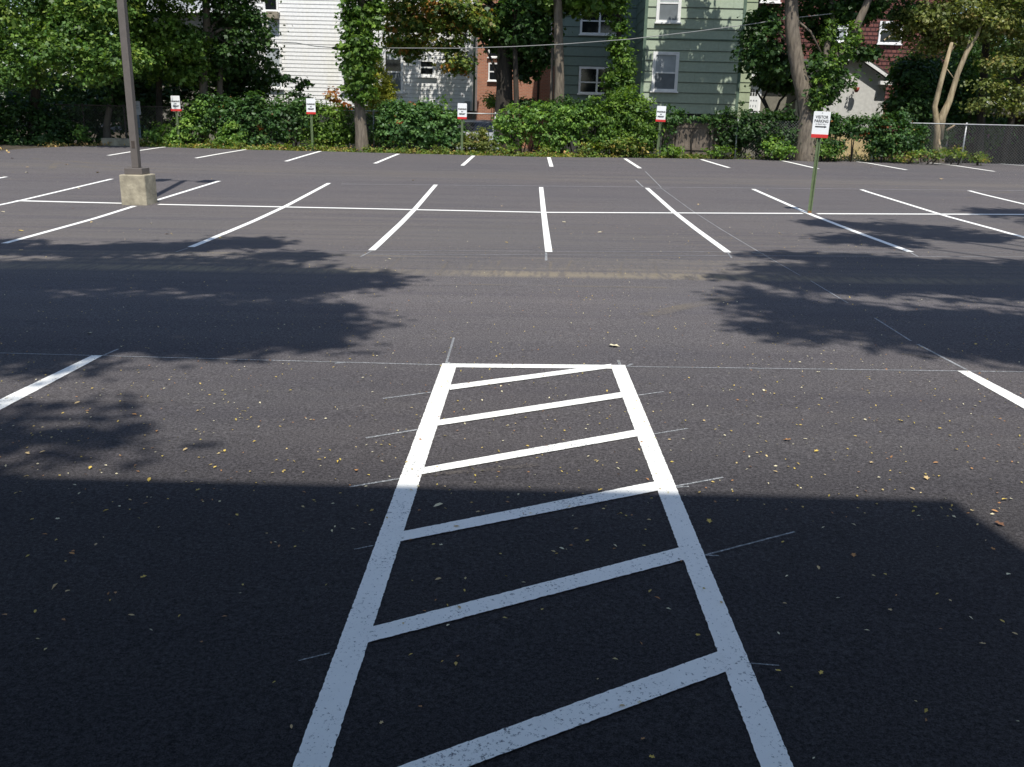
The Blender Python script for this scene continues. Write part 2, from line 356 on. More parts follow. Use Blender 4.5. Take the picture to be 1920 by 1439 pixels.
# ---- painted lines
def strip_quads(name, quads, mat, label, dz):
    mb = MB()
    for q in quads:                           # q: A0, A1 (first edge ends), B0, B1 (second edge ends), long sides A0-A1 and B0-B1
        A0, A1, B0, B1 = [Vector(p) for p in q]; near = (A0.y+A1.y)/2 < 9; n = max(2, int((A1-A0).length/(.014 if near else .5)))
        nx = [A0.lerp(A1, i/n) for i in range(n+1)]; nb = [B0.lerp(B1, i/n) for i in range(n+1)]
        if near and mat is not M['chalk']:
            for L_ in (nx, nb):
                for p in L_[1:-1]: p.x += random.gauss(0, .0010); p.y += random.gauss(0, .0010)
        for i in range(n):
            P = [nx[i], nx[i+1], nb[i+1], nb[i]]
            mb.poly([(p.x, p.y, gz(p.x, p.y)+dz) for p in P])
    o = mb.build(name, mat); o['label'] = label; o['kind'] = 'structure'; return o
def edge_quad(a0, a1, b0, b1): return (G(*a0), G(*a1), G(*b0), G(*b1))
def ground_any(px, py):                       # also for points below the frame: extend in the plane of the lot
    return G(px, py)
def centre_quad(p0, p1, w, j=0.):
    a = G(*p0); b = G(*p1); d = (b-a); d.z = 0; d.normalize(); s = Vector((-d.y, d.x, 0))*w/2
    return (a+s, b+s, a-s, b-s)
strip_quads('painted_line', [edge_quad((829, 684), (549, 1439), (857, 684), (616, 1439)), edge_quad((549, 1439), (490, 1598), (616, 1439), (566, 1598))], M['paint'], 'thick white line on the left side of the hatched access aisle', .004)
strip_quads('painted_line', [edge_quad((1145, 686), (1426, 1439), (1172, 686), (1487, 1439)), edge_quad((1426, 1439), (1486, 1600), (1487, 1439), (1555, 1600))], M['paint'], 'thick white line on the right side of the hatched access aisle', .004)
strip_quads('painted_line', [edge_quad((829, 683), (1172, 686), (829, 690), (1172, 693))], M['paint'], 'white line closing the far end of the hatched access aisle', .0055)
for q, lb in [(((843, 723.5), (1146, 684), (843, 733), (1146, 691.5)), 'thin white hatch bar running into the far corner of the aisle'),
              (((822, 789.5), (1166, 737), (818, 800.5), (1169, 747)), 'second white hatch bar from the far end of the aisle'),
              (((793, 879), (1191, 808), (788, 892), (1196, 820)), 'third white hatch bar, fully in sunshine'),
              (((755, 999), (1228, 905), (748, 1018), (1234, 922)), 'white hatch bar crossed by the edge of the building shadow'),
              (((698, 1178), (1274, 1029), (686, 1209), (1284, 1052)), 'white hatch bar in the shade, second nearest'),
              (((606, 1492), (1347, 1224), (584, 1550), (1362, 1262)), 'nearest and widest white hatch bar, cut by the photo edge')]:
    strip_quads('painted_line', [edge_quad(*q)], M['paint'], lb, .0065)
strip_quads('painted_line', [edge_quad((172, 667.5), (-200, 846), (193, 667.5), (-200, 876))], M['paint'], 'near stall line on the left, half in tree shade', .004)
strip_quads('painted_line', [edge_quad((1795, 696.5), (2200, 926), (1817, 696.5), (2200, 894))], M['paint'], 'near stall line on the right', .004)
mids = [((617, 344), (358, 464)), ((817, 347), (697, 470)), ((1014.5, 351.5), (1029, 473)), ((1213, 353), (1365, 474)), ((1412, 355), (1707, 473)), ((1615, 356), (2036, 476)), ((1817, 358), (2330, 472)), ((411, 340), (294, 376)), ((252, 387), (8, 457)), ((210, 336), (-350, 450)), ((12, 332), (-640, 440)), ((2010, 360), (2600, 470))]
pos = ['third stall line of the middle row from the light pole', 'stall line of the middle row slanting left', 'middle stall line pointing straight away', 'stall line of the middle row slanting right', 'stall line of the middle row passing under the visitor sign', 'long stall line right of the visitor sign', 'stall line of the middle row at the right edge', 'short stall line behind the light pole base', 'stall line running left in front of the light pole base', 'stall line at the left edge beside the light pole', 'stall line beyond the left edge', 'stall line beyond the right edge']
for (a, b), lb in zip(mids, pos): strip_quads('painted_line', [centre_quad(a, b, .108)], M['paint_far'], 'white '+lb, .004)
strip_quads('painted_line', [centre_quad((30, 377), (230, 382), .15), centre_quad((297, 384), (640, 391), .15), centre_quad((640, 391), (1020, 399), .15), centre_quad((1020, 399), (1505, 401), .15), centre_quad((1532, 401.5), (2400, 405), .15)], M['paint_far'], 'long white line crossing the middle row from side to side', .0055)
fars = [((310, 276), (203, 292)), ((460, 281), (367, 297)), ((601, 284), (536, 303)), ((747, 289), (703, 307)), ((888, 292.5), (867, 311)), ((1029, 295.5), (1034, 313)), ((1172, 298), (1200, 316)), ((1315, 299.5), (1367, 315)), ((1460, 301), (1534, 317)), ((1604, 303.5), (1700, 319)), ((1740, 305.5), (1865, 322)), ((1876, 307.5), (2040, 325))]
for i, (a, b) in enumerate(fars):
    strip_quads('painted_line', [centre_quad(a, b, .125)], M['paint_far'], 'short white stall line number %d of the far row counted from the left' % (i+1), .004)
chalks = [((-60, 661), (833, 685), .016), ((1168, 688), (2000, 699), .016), ((1238, 352), (1425, 474), .014), ((1425, 474), (1500, 517), .011), ((1520, 527), (1590, 569), .014), ((1640, 597), (1708, 640), .016), ((1720, 646), (1812, 694), .022), ((1210, 322), (1240, 352), .02),
          ((640, 345.5), (1920, 358), .03), ((640, 470), (1920, 474), .016), ((660, 477), (1920, 482), .02), ((836, 684), (851, 634), .016), ((718, 748), (810, 736), .018), ((686, 822), (786, 806), .018), ((655, 914), (752, 898), .015), ((192, 668), (222, 655), .02),
          ((1176, 687), (1186, 683), .02), ((1163, 686), (1159, 676), .02), ((1196, 742), (1245, 735), .012), ((1218, 816), (1290, 804), .012), ((1264, 913), (1356, 896), .013), ((1264, 915), (1292, 913), .011), ((1318, 1043), (1490, 998), .010), ((1322, 1042), (1348, 1043), .009), ((1408, 1245), (1461, 1249), .007), ((560, 1240), (618, 1226), .006), ((628, 682), (648, 680), .03), ((1410, 691), (1432, 692), .03), ((830, 690), (842, 680), .02), ((664, 1031), (700, 1024), .006),
          ((1024, 474), (1024, 489), .03), ((697, 471), (676, 482), .02), ((1365, 475), (1372, 484), .02), ((352, 466), (330, 473), .02), ((1192, 338), (1206, 351), .03), ((1410, 474), (1432, 476), .04), ((1707, 474), (1722, 482), .02), ((1230, 354), (1256, 355), .04)]
for i, (a, b, w) in enumerate(chalks):
    strip_quads('chalk_line', [centre_quad(a, b, w*1.15)], M['chalk'], 'faint white layout line snapped on the asphalt', .0025)
for pts, w in [([(0, 338), (60, 335), (120, 333)], .12), ([(130, 302), (220, 312), (330, 319), (560, 323), (900, 327)], .16), ([(60, 297), (110, 305), (180, 316), (330, 325)], .14), ([(107, 306), (100, 312), (96, 318)], .2), ([(100, 754), (200, 752), (300, 753), (405, 757)], .045), ([(1210, 592), (1290, 574), (1360, 560), (1425, 553)], .2),
              ([(1810, 372), (1850, 364), (1895, 360)], .14), ([(1030, 340), (1300, 344), (1700, 346)], .1), ([(700, 536), (900, 534), (1250, 540)], .09), ([(760, 894), (880, 884), (1010, 872)], .05), ([(1690, 664), (1760, 672), (1780, 673)], .04)]:
    for a, b in zip(pts[:-1], pts[1:]): strip_quads('tyre_scuff', [centre_quad(a, b, w)], M['scuff'], 'pale dusty tyre scuff on the asphalt', .0015)
for a, b in [((822, 516), (842, 486)), ((924, 516), (938, 488)), ((1028, 517), (1034, 490)), ((1056, 517), (1072, 488)), ((1162, 518), (1166, 492)), ((1232, 518), (1228, 490)), ((720, 512), (750, 484)), ((880, 505), (890, 482))]:
    strip_quads('tyre_scuff', [centre_quad(a, b, .035)], M['scuff'], 'short slanting tread mark in the dusty wheel track', .0025)
# ================================================================== LIGHT POLE
bp = (G(225, 385)+G(275, 386))/2; bw = .275
pc = Vector((bp.x+.02, bp.y+bw+.02, gz(bp.x, bp.y+bw)))
lp = thing('light_pole', 'tall bronze light pole on a square concrete block', 'light pole', pc)
mb = MB()
sides_ = 5
base = mb.box((-bw, -bw, -.2), (bw, bw, .62)).build('concrete_base', M['concrete'], lp, bevel=.022)
MB().box((-.19, -.19, .622), (.19, .19, .75)).build('base_cover', M['pole'], lp, bevel=.008)
MB().box((-.072, -.072, .752), (.072, .072, 9.0)).build('pole', M['pole'], lp, bevel=.006)
MB().box((-.035, -.077, 1.15), (.035, -.0725, 1.30)).build('hand_hole_cover', M['rusty_pipe'], lp, bevel=.003)
for sx in (-1, 1):
    MB().box((min(sx*.075, sx*.42), -.03, 8.82), (max(sx*.075, sx*.42), .03, 8.9)).build('arm', M['pole'], lp)
    h_ = MB().box((sx*.62-.2, -.3, 8.78), (sx*.62+.2, .3, 8.98)).build('lamp_head', M['pole'], lp, bevel=.02)
    MB().box((sx*.62-.16, -.26, 8.765), (sx*.62+.16, .26, 8.778)).build('lens', M['lens'], h_)
lp.rotation_euler = (0, math.radians(-.55), math.radians(-2))
# ================================================================== SIGNS
def text_mesh(name, body, size, mat, parent, x, y, z, sx=1., bold=0.):
    c = bpy.data.curves.new(name, 'FONT'); c.body = body; c.size = size; c.align_x = 'CENTER'; c.align_y = 'CENTER'; c.extrude = .001; c.offset = bold
    o = bpy.data.objects.new(name, c); COL.objects.link(o)
    dg = bpy.context.evaluated_depsgraph_get(); me = bpy.data.meshes.new_from_object(o.evaluated_get(dg)); bpy.data.objects.remove(o)
    me.transform(Matrix.Translation((x, y, z)) @ Matrix.Diagonal((sx, 1, 1, 1)).to_4x4() @ Matrix.Rotation(math.pi/2, 4, 'X'))
    me.materials.clear(); me.materials.append(mat); me.name = name
    t = bpy.data.objects.new(name, me); COL.objects.link(t); t.parent = parent; return t
def rounded(w, h, r, y0, y1, zc, mb):
    pts = []
    for cx, cz, a0 in ((w/2-r, h/2-r, 0), (-w/2+r, h/2-r, 90), (-w/2+r, -h/2+r, 180), (w/2-r, -h/2+r, 270)):
        for k in range(5):
            a = math.radians(a0+k*22.5); pts.append((cx+r*math.cos(a), cz+r*math.sin(a)+zc))
    n = len(mb.v); m = len(pts)
    mb.v += [(x, y0, z) for x, z in pts]+[(x, y1, z) for x, z in pts]
    mb.f.append(tuple(n+i for i in range(m))); mb.f.append(tuple(n+m+i for i in reversed(range(m))))
    for i in range(m): mb.f.append((n+i, n+m+i, n+m+(i+1) % m, n+(i+1) % m))
    return mb
def u_post(h, w, mat, parent, z0=-.3):
    mb = MB()
    mb.box((-w*.28, 0, z0), (w*.28, .006, h)); 
    for s in (-1, 1):
        mb.box((s*w*.28-(.003 if s > 0 else .003), -.03, z0), (s*w*.28+.003, -.0005, h))
        mb.box((min(s*w*.29, s*w*.5), -.034, z0), (max(s*w*.29, s*w*.5), -.0305, h))
    return mb.build('post', mat, parent)
def parking_sign(base, top_px, h_top, panel_w, panel_h, lines, label, lean, red=.07, mat=None, wide=1., visitor=False, post=None, turn=0):
    t = thing('parking_sign', label, 'sign', base, None, (0, math.radians(lean), math.radians(turn)))
    u_post(h_top-.03, .085 if visitor else .08, post or M['post_green'], t)
    zc = h_top-panel_h/2
    pn = rounded(panel_w, panel_h, .025, -.042, -.039, zc, MB()).build('panel', mat or M['signwhite'], t)
    if red: MB().box((-panel_w/2*wide, -.046, zc-panel_h/2-red*.35), (panel_w/2*wide, -.0425, zc-panel_h/2+red*.65)).build('red_band', M['signred'], t)
    for body, size, dz, sx, bold in lines:
        text_mesh('lettering', body, size, M['signblack'], pn, 0, -.0435, zc+dz, sx, bold)
    if visitor:
        a = MB(); z = zc-.055
        a.box((-.115, -.0445, z-.012), (.085, -.0425, z+.012)); a.poly([(.075, -.0435, z+.026), (.075, -.0435, z-.026), (.125, -.0435, z)]); a.build('arrow', M['signblack'], pn)
        MB().tube([(0, -.047, zc+panel_h/2-.03), (0, -.0425, zc+panel_h/2-.03)], .008, 8).build('bolt', M['signblack'], t)
        MB().box((-.035, -.036, -.02), (.035, .008, .05)).build('rust_stain', M['rust'], t)
    return t
vb = G(1517, 400)
d0 = V(1536, 213, vb.y)
parking_sign(vb, None, 2.07, .345, .50, [('VISITOR', .084, .135, .86, .0015), ('PARKING', .084, .055, .82, .0015), ('BY PERMIT ONLY', .034, -.006, .85, 0)], 'visitor parking sign with right arrow on leaning green post in the middle row', 1.1, .07, visitor=True)
SL = [('PARKING', .075, .055, .95, .004), ('BY', .06, -.035, 1., .003), ('PERMIT', .075, -.115, .95, .004)]
for (bx, by), topy, lean, lb, wide in [((337, 275), 180, -1.0, 'permit parking sign at the far left of the row, with wide red bar', 1.2), ((586.5, 282), 185, -.4, 'permit parking sign in front of the vines by the white house', 1.02), ((866, 289), 194, 0., 'permit parking sign beside the gap with the parked car', 1.0), ((1232, 296), 199, 1.4, 'permit parking sign in front of the green house beside the wooden fence', 1.1)]:
    g = G(bx, by); h = V(bx, topy, g.y).z-g.z
    parking_sign(g, None, h, .33, .52, SL+[('RESERVED', .035, .17, 1.1, 0)] if False else SL, lb, lean, .075, wide=wide)
g = G(264, 272); g.y = 36.6; g = V(264, 262, 36.6); g.z = gz(g.x, 36.6)
parking_sign(g, None, V(262, 190, 36.6).z-g.z, .24, .50, [('NO', .07, .09, 1, 0), ('PARKING', .04, 0, 1, 0)], 'small grey sign on a blue-grey post behind the light pole', -1, 0, mat=M['signgrey'], post=M['post_blue'])
# kerb slab behind the light pole
a = V(192, 272, 36.2); b = V(272, 272, 36.2)
k_ = MB().box((a.x, 36.1, gz(a.x, 36.1)-.1), (b.x, 36.5, gz(a.x, 36.1)+.24)).build('concrete_kerb', M['concrete'], None, bevel=.03)
tag(k_, 'low pale concrete slab at the foot of the fence behind the light pole', 'concrete slab')
# ================================================================== HOUSES
def clapboard(name, x0, x1, z0, z1, Y, course, mat, parent, proud=.022, joints=None):
    mb = MB(); z = z0; r = random.Random(3)
    while z < z1:
        zt = min(z+course, z1)
        if joints:
            x = x0-r.random()*joints
            while x < x1:
                xa = max(x, x0); xb = min(x+joints, x1)
                if xb-xa > .02:
                    e = r.uniform(0, .004)
                    mb.poly([(xa+.004, Y-proud-e, z), (xb-.004, Y-proud-e, z), (xb-.004, Y, zt), (xa+.004, Y, zt)])
                    mb.poly([(xa+.004, Y, z), (xb-.004, Y, z), (xb-.004, Y-proud-e, z), (xa+.004, Y-proud-e, z)])
                x += joints
        else:
            mb.poly([(x0, Y-proud, z), (x1, Y-proud, z), (x1, Y, zt), (x0, Y, zt)])
            mb.poly([(x0, Y, z), (x1, Y, z), (x1, Y-proud, z), (x0, Y-proud, z)])
        z = zt
    return mb.build(name, mat, parent)
def side_clap(name, x, y0, y1, z0, z1, course, mat, parent, s=-1, proud=.02):
    mb = MB(); z = z0
    while z < z1:
        zt = min(z+course, z1)
        mb.poly([(x+s*proud, y0, z), (x+s*proud, y1, z), (x, y1, zt), (x, y0, zt)]); mb.poly([(x, y0, z), (x, y1, z), (x+s*proud, y1, z), (x+s*proud, y0, z)]); z = zt
    return mb.build(name, mat, parent)
def window(p0, p1, Y, parent, fw=.11, rail=None, upper=None, lower=None, frame=None, muntin=0, sill=True, double=False):
    """p0, p1: pixel corners (left, top), (right, bottom) of the outer frame, on the plane Y"""
    A = V(p0[0], p0[1], Y); Bq = V(p1[0], p1[1], Y); cx0, cx1 = A.x, Bq.x; zt, zb = A.z, Bq.z
    o = MB()
    y0, y1 = Y-.075, Y-.0235
    o.box((cx0, y0, zb), (cx0+fw, y1, zt)); o.box((cx1-fw, y0, zb), (cx1, y1, zt)); o.box((cx0+fw, y0, zt-fw), (cx1-fw, y1, zt)); o.box((cx0+fw, y0-.0, zb), (cx1-fw, y1, zb+fw*.7))
    if double: m = (cx0+cx1)/2; o.box((m-fw*.45, y0+.002, zb+fw*.7), (m+fw*.45, y1, zt-fw))
    w = o.build('window', frame or M['white_trim'], parent)
    zm = zb+(zt-zb)*(rail if rail else .5)
    MB().box((cx0+fw, Y-.058, zm-.03), (cx1-fw, Y-.03, zm+.03)).build('sash_rail', frame or M['white_trim'], w)
    MB().box((cx0+fw, Y-.034, zm+.031), (cx1-fw, Y-.026, zt-fw-.001)).build('pane', upper or M['glass'], w)
    MB().box((cx0+fw, Y-.040, zb+fw*.7+.001), (cx1-fw, Y-.028, zm-.031)).build('pane', lower or M['glass'], w)
    if sill: MB().box((cx0-.05, Y-.13, zb-.06), (cx1+.05, Y-.0235, zb-.002)).build('sill', frame or M['white_trim'], w)
    return w
def X(px, py, Y): return V(px, py, Y).x
def Z(px, py, Y): return V(px, py, Y).z
GB = -1.95
# ---- white house
YA = 44.
wh = thing('white_house', 'white clapboard house, its left half blazing in the sun', 'house', (X(680, 210, YA), YA, GB))
def child(o, p): o.parent = p; o.matrix_parent_inverse = Matrix.Translation(-Vector(p.location)); return o
def reparent_children(p):
    for o in list(COL.objects):
        if o.parent == p: o.matrix_parent_inverse = Matrix.Translation(-Vector(p.location))
xa, xb = X(455, 200, YA), X(880, 210, YA); zb_, zt_ = Z(680, 203, YA), 7.2
clapboard('siding', xa, xb, zb_, zt_, YA, .165, lap('white_siding_boards', (.95, .94, .91), (.85, .75, .40), .3, zb_, .165, .70, .16), wh, .013)
MB().box((xa, YA+.003, zb_), (xb, YA+5, zt_)).build('wall', M['white_siding'], wh)
MB().box((xa+.03, YA+.03, GB), (xb-.03, YA+4.9, zb_-.002)).build('foundation', M['foundation'], wh)
MB().box((xb, YA-.03, zb_), (xb+.13, YA+.1, zt_)).build('corner_board', M['white_trim'], wh)
MB().tube([(xb+.2, YA-.06, zb_-.6), (xb+.2, YA-.06, zt_)], .045, 8).build('downspout', M['green_trim'], wh, True)
MB().box((X(872, 170, YA), YA-.2, Z(872, 208, YA)), (X(882, 170, YA), YA-.03, Z(872, 190, YA))).build('meter_box', M['signgrey'], wh)
rf = MB(); xm = (xa+xb)/2
rf.poly([(xa-.4, YA-.4, zt_), (xb+.4, YA-.4, zt_), (xb+.4, YA+2.5, zt_+1.9), (xa-.4, YA+2.5, zt_+1.9)]); rf.poly([(xa-.4, YA+5.4, zt_), (xb+.4, YA+5.4, zt_), (xb+.4, YA+2.5, zt_+1.9), (xa-.4, YA+2.5, zt_+1.9)])
rf.poly([(xb, YA, zt_), (xb, YA+5, zt_), (xb, YA+2.5, zt_+1.75)]); rf.poly([(xa, YA, zt_), (xa, YA+5, zt_), (xa, YA+2.5, zt_+1.75)]); rf.build('roof', M['roof'], wh)
w = window((492, -38), (523, 22), YA, wh, .09)
ac = MB().box((X(504, 22, YA), YA-.4, Z(504, 36, YA)), (X(524, 22, YA), YA-.08, Z(504, 23, YA))).build('air_conditioner', M['kerb'], w)
window((495, 86), (531, 166), YA, wh, .1, .5, M['blind'], M['screen'])
window((640, 92), (661, 172), YA, wh, .1)
window((718, 93), (757, 174), YA, wh, .12, .48, M['glass'], M['screen'])
MB().box((X(726, 98, YA), YA-.062, Z(726, 112, YA)), (X(750, 98, YA), YA-.036, Z(726, 101, YA))).build('blind', M['blind'], wh)
window((784, 110), (817, 144), YA, wh, .13, .5)
MB().box((X(780, 196, YA), YA-.03, Z(780, 206, YA)), (X(812, 196, YA), YA-.0235, Z(780, 197, YA))).build('basement_window', M['glass'], wh)
# ---- brick house in the gap
YD = 53.
bh = thing('brick_house', 'orange-red brick house seen in the gap behind the trees', 'house', (X(980, 200, YD), YD, GB))
x0, x1 = X(850, 200, YD), X(1085, 200, YD)
MB().box((x0, YD, GB), (x1, YD+8, 7)).build('wall', M['brick'], bh)
MB().poly([(x0-.3, YD-.3, 7), (x1+.3, YD-.3, 7), (x1+.3, YD+4, 9.5), (x0-.3, YD+4, 9.5)]); r_ = MB(); r_.poly([(x0-.3, YD-.3, 7), (x1+.3, YD-.3, 7), (x1+.3, YD+4, 9.5), (x0-.3, YD+4, 9.5)]); r_.poly([(x0-.3, YD+8.3, 7), (x1+.3, YD+8.3, 7), (x1+.3, YD+4, 9.5), (x0-.3, YD+4, 9.5)]); r_.build('roof', M['roof'], bh)
window((916, 74), (941, 108), YD, bh, .07); window((916, 118), (941, 152), YD, bh, .07)
window((1010, 30), (1034, 78), YD, bh, .1)
MB().tube([(X(1008, 200, YD), YD-.08, GB), (X(1008, 200, YD), YD-.08, 7)], .06, 8).build('downspout', M['bark_dark'], bh, True)
st = MB(); sx0, sx1 = X(893, 200, 49), X(914, 200, 49)
for i in range(7): st.box((sx0, 48.2+i*.32, GB), (sx1, 48.52+i*.32+.002*i, GB+.55+.17*i))
tag(st.build('brick_steps', M['brick_dark'], None), 'dark red brick steps leading up between the two houses', 'steps')
# ---- green house
YB, YC = 43., 47.
gh = thing('green_house', 'sage green shingle-sided house with a projecting wing', 'house', (X(1300, 215, YB), YB, GB))
c0, c1 = X(1199, 215, YB), X(1381, 215, YB); gbz = Z(1300, 214, YB); gt = 8.
clapboard('siding', c0, c1, gbz, gt, YB, .43, lap('green_shingles', (.43, .50, .37), (.35, .44, .34), .4, gbz, .43, .45, .06), gh, .028, 1.22)
MB().box((c0, YB+.003, gbz), (c1, YB+8, gt)).build('wall', M['green_siding'], gh)
side_clap('side_siding', c0, YB, YC+.5, gbz, gt, .43, M['shaded_green_siding'], gh)
MB().box((c0-.03, YB-.045, gbz), (c0+.10, YB+.03, gt)).build('corner_board', M['green_trim'], gh)
MB().box((c1-.10, YB-.045, gbz), (c1+.03, YB+.03, gt)).build('corner_board', M['green_trim'], gh)
MB().box((c0, YB+.05, GB), (c1-.02, YB+7.9, gbz-.002)).build('foundation', M['foundation'], gh)
MB().box((c0+.1, YB-.04, Z(1300, 75, YB)), (c1-.1, YB-.024, Z(1300, 73, YB))).build('belt_course', M['green_trim'], gh)
e0 = X(1040, 215, YC); 
clapboard('siding', e0, c0+.2, gbz-.1, gt, YC, .43, lap('shaded_green_shingles', (.20, .27, .22), (.15, .21, .17), .4, gbz-.1, .43, .45, .06), gh, .028, 1.22)  # darker copy of the green shingles, recess shade put into the colour
MB().box((e0, YC+.003, gbz-.1), (c0+.2, YC+6, gt)).build('wall', M['shaded_green_siding'], gh)
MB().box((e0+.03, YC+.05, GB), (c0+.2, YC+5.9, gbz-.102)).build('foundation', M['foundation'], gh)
MB().box((e0-.02, YC-.05, gbz-.1), (e0+.1, YC+.03, gt)).build('corner_board', M['green_trim'], gh)
f0, f1 = c1+.031, X(1403, 215, 46.)
clapboard('siding', f0-.3, f1, gbz-.25, gt, 46., .43, M['green_siding'], gh, .028, 1.22)
MB().box((c1+.002, 46.003, gbz-.25), (f1, 50, gt)).build('wall', M['green_siding'], gh)
window((1225, 97), (1269, 172), YB, gh, .13, .47, M['blind'], M['screen'])
window((1234, -35), (1275, 43), YB, gh, .13, .47, M['blind'], M['screen'])
window((1089, 14), (1160, 66), YC, gh, .1, .5, double=True)
window((1086, 125), (1152, 177), YC, gh, .1, .42, double=True)
window((1403, 10), (1427, 20), 46.2, gh, .05, sill=False) if False else None
r2 = MB(); r2.poly([(e0-.4, YB-.4, gt), (c1+.4, YB-.4, gt), (c1+.4, YB+5, gt+2.4), (e0-.4, YB+5, gt+2.4)]); r2.poly([(e0-.4, YB+10, gt), (c1+.4, YB+10, gt), (c1+.4, YB+5, gt+2.4), (e0-.4, YB+5, gt+2.4)]); r2.build('roof', M['roof'], gh)
# ---- tan garage + white door
YG = 46.6
ga = thing('garage', 'tan stucco outbuilding with a white door, half hidden by bushes', 'garage', (X(1450, 215, YG), YG, GB))
g0, g1 = X(1397, 215, YG), X(1520, 215, YG); gtp = Z(1450, 150, YG)
MB().box((g0, YG, GB), (g1, YG+5, gtp)).build('wall', M['tan'], ga)
r3 = MB(); r3.poly([(g0-.1, YG-.35, gtp+.01), (g1+.3, YG-.35, gtp+.01), (g1+.3, YG+2.5, gtp+1.1), (g0-.1, YG+2.5, gtp+1.1)]); r3.poly([(g0-.1, YG-.35, gtp+.009), (g1+.3, YG-.35, gtp+.009), (g1+.3, YG-.33, gtp-.14), (g0-.1, YG-.33, gtp-.14)]); r3.build('roof', M['roof'], ga)
MB().box((g0, YG-.05, Z(1410, 212, YG)), (X(1425, 200, YG), YG-.004, Z(1410, 118, YG))).build('door_surround', M['white_trim'], ga)
dr = MB().box((X(1400, 200, YG), YG-.09, Z(1410, 208, YG)), (X(1421, 200, YG), YG-.053, Z(1410, 160, YG))).build('door', M['signwhite'], ga)
pn = MB()
for i in range(3):
    for j in range(2):
        pn.box((X(1406+i*5, 170, YG), YG-.1, Z(1410, 173.5+j*6.5, YG)), (X(1409.6+i*5, 170, YG), YG-.092, Z(1410, 168+j*6.5, YG)))
pn.build('door_panes', M['glass'], dr)
for i in range(3):
    MB().box((X(1406+i*5, 190, YG), YG-.1, Z(1410, 201, YG)), (X(1407.5+i*5, 190, YG), YG-.092, Z(1410, 197, YG))).build('door_panel', M['signgrey'], dr)
    MB().box((X(1406+i*5, 190, YG), YG-.1, Z(1410, 190, YG)), (X(1408.5+i*5, 190, YG), YG-.092, Z(1410, 187.5, YG))).build('door_panel', M['signgrey'], dr)
# ---- red shingle house
YR = 51.
rh = thing('red_shingle_house', 'weathered red-brown shingled house high behind the trees on the right', 'house', (X(1600, 200, YR), YR, GB))
h0, h1 = X(1425, 100, YR), X(1775, 100, YR)
MB().box((h0, YR+.003, GB), (h1, YR+9, 8.2)).build('wall', M['shingle'], rh)
clapboard('shingles', h0, h1, GB+.8, 8.2, YR, .20, M['shingle'], rh, .02, .26)
window((1555, 28), (1587, 79), YR, rh, .12, .5, M['blind'], M['blind'])
w = window((1650, 40), (1688, 83), YR, rh, .1, .62)
mb = MB(); p = V(1658, 76, YR-.1); q = V(1682, 60, YR-.1); mb.tube([p, q], .05, 4); mb.build('leaning_board', M['bark_pale'], w)
window((1430, -45), (1462, 5), YR, rh, .12)
r4 = MB(); r4.poly([(h0-.3, YR-.4, 8.2), (h1+.3, YR-.4, 8.2), (h1+.3, YR+4.5, 10.6), (h0-.3, YR+4.5, 10.6)]); r4.poly([(h0-.3, YR+9.4, 8.2), (h1+.3, YR+9.4, 8.2), (h1+.3, YR+4.5, 10.6), (h0-.3, YR+4.5, 10.6)]); r4.build('roof', M['roof'], rh)
# ---- white gabled annex
YE = 42.5
an = thing('gabled_annex', 'small white stucco annex with a low gable roof', 'outbuilding', (X(1600, 215, YE), YE, GB))
a0, a1 = X(1535, 215, YE), X(1655, 215, YE); ez_ = Z(1600, 148, YE); az = Z(1600, 104, YE); am = X(1600, 104, YE)
MB().box((a0, YE, GB), (a1, YE+5, ez_)).build('wall', M['stucco'], an)
for gy_ in (YE, YE+5): mesh_obj('gable', [(a0, gy_, ez_), (a1, gy_, ez_), (am, gy_, az)], [(0, 1, 2)], M['stucco'], an)
er = X(1676, 150, YE); elx = X(1526, 150, YE)
rm = MB()
def slab(pa, pb, th):
    (xa_, za), (xb_, zb2) = pa, pb
    n0 = len(rm.v)
    for y in (YE-.35, YE+5.2):
        rm.v += [(xa_, y, za), (xb_, y, zb2), (xb_, y, zb2-th), (xa_, y, za-th)]
    rm.f += [(n0, n0+1, n0+5, n0+4), (n0+3, n0+7, n0+6, n0+2), (n0, n0+3, n0+2, n0+1), (n0+4, n0+5, n0+6, n0+7), (n0+1, n0+2, n0+6, n0+5), (n0, n0+4, n0+7, n0+3)]
slab((am, az+.16), (er, ez_+.02), .07); slab((elx, ez_+.02), (am-.001, az+.16), .07)
rm.build('roof', M['roof'], an)
rb = MB(); 
for (xa_, za), (xb_, zb2) in (((am, az+.085), (er, ez_-.055)), ((elx, ez_-.055), (am, az+.085))):
    n0 = len(rb.v); 
    for y in (YE-.37, YE-.3): rb.v += [(xa_, y, za), (xb_, y, zb2), (xb_, y, zb2-.13), (xa_, y, za-.13)]
    rb.f += [(n0, n0+3, n0+2, n0+1), (n0+4, n0+5, n0+6, n0+7), (n0+3, n0+7, n0+6, n0+2), (n0, n0+1, n0+5, n0+4)]
rb.box((X(1646, 150, YE), YE-.36, ez_-.22), (er, YE+.1, ez_-.07))
rb.build('bargeboard', M['white_trim'], an)
MB().box((X(1553, 170, YE), YE-.02, Z(1560, 178, YE)), (X(1576, 170, YE), YE-.003, Z(1560, 170, YE))).build('vent_window', M['glass'], an)
# hanging pot
hp = V(1606, 168, YE-.35); mb = MB(); mb.tube([hp+Vector((0, 0, -.12)), hp+Vector((0, 0, -.05)), hp+Vector((0, 0, .08))], [.05, .10, .13], 12); t = thing('hanging_pot', 'small red pot hanging in front of the white annex wall', 'flower pot')
mb.build('pot', M['redpot'], t, True); MB().tube([hp+Vector((0, 0, .08)), hp+Vector((.02, 0, .95))], .006, 4).build('hanger', M['wire'], t)
leaves('plant', [(hp.x-.1, hp.y, hp.z+.12, .2, .15, .12)], 60, .09, 'mid', t, .08, 10)
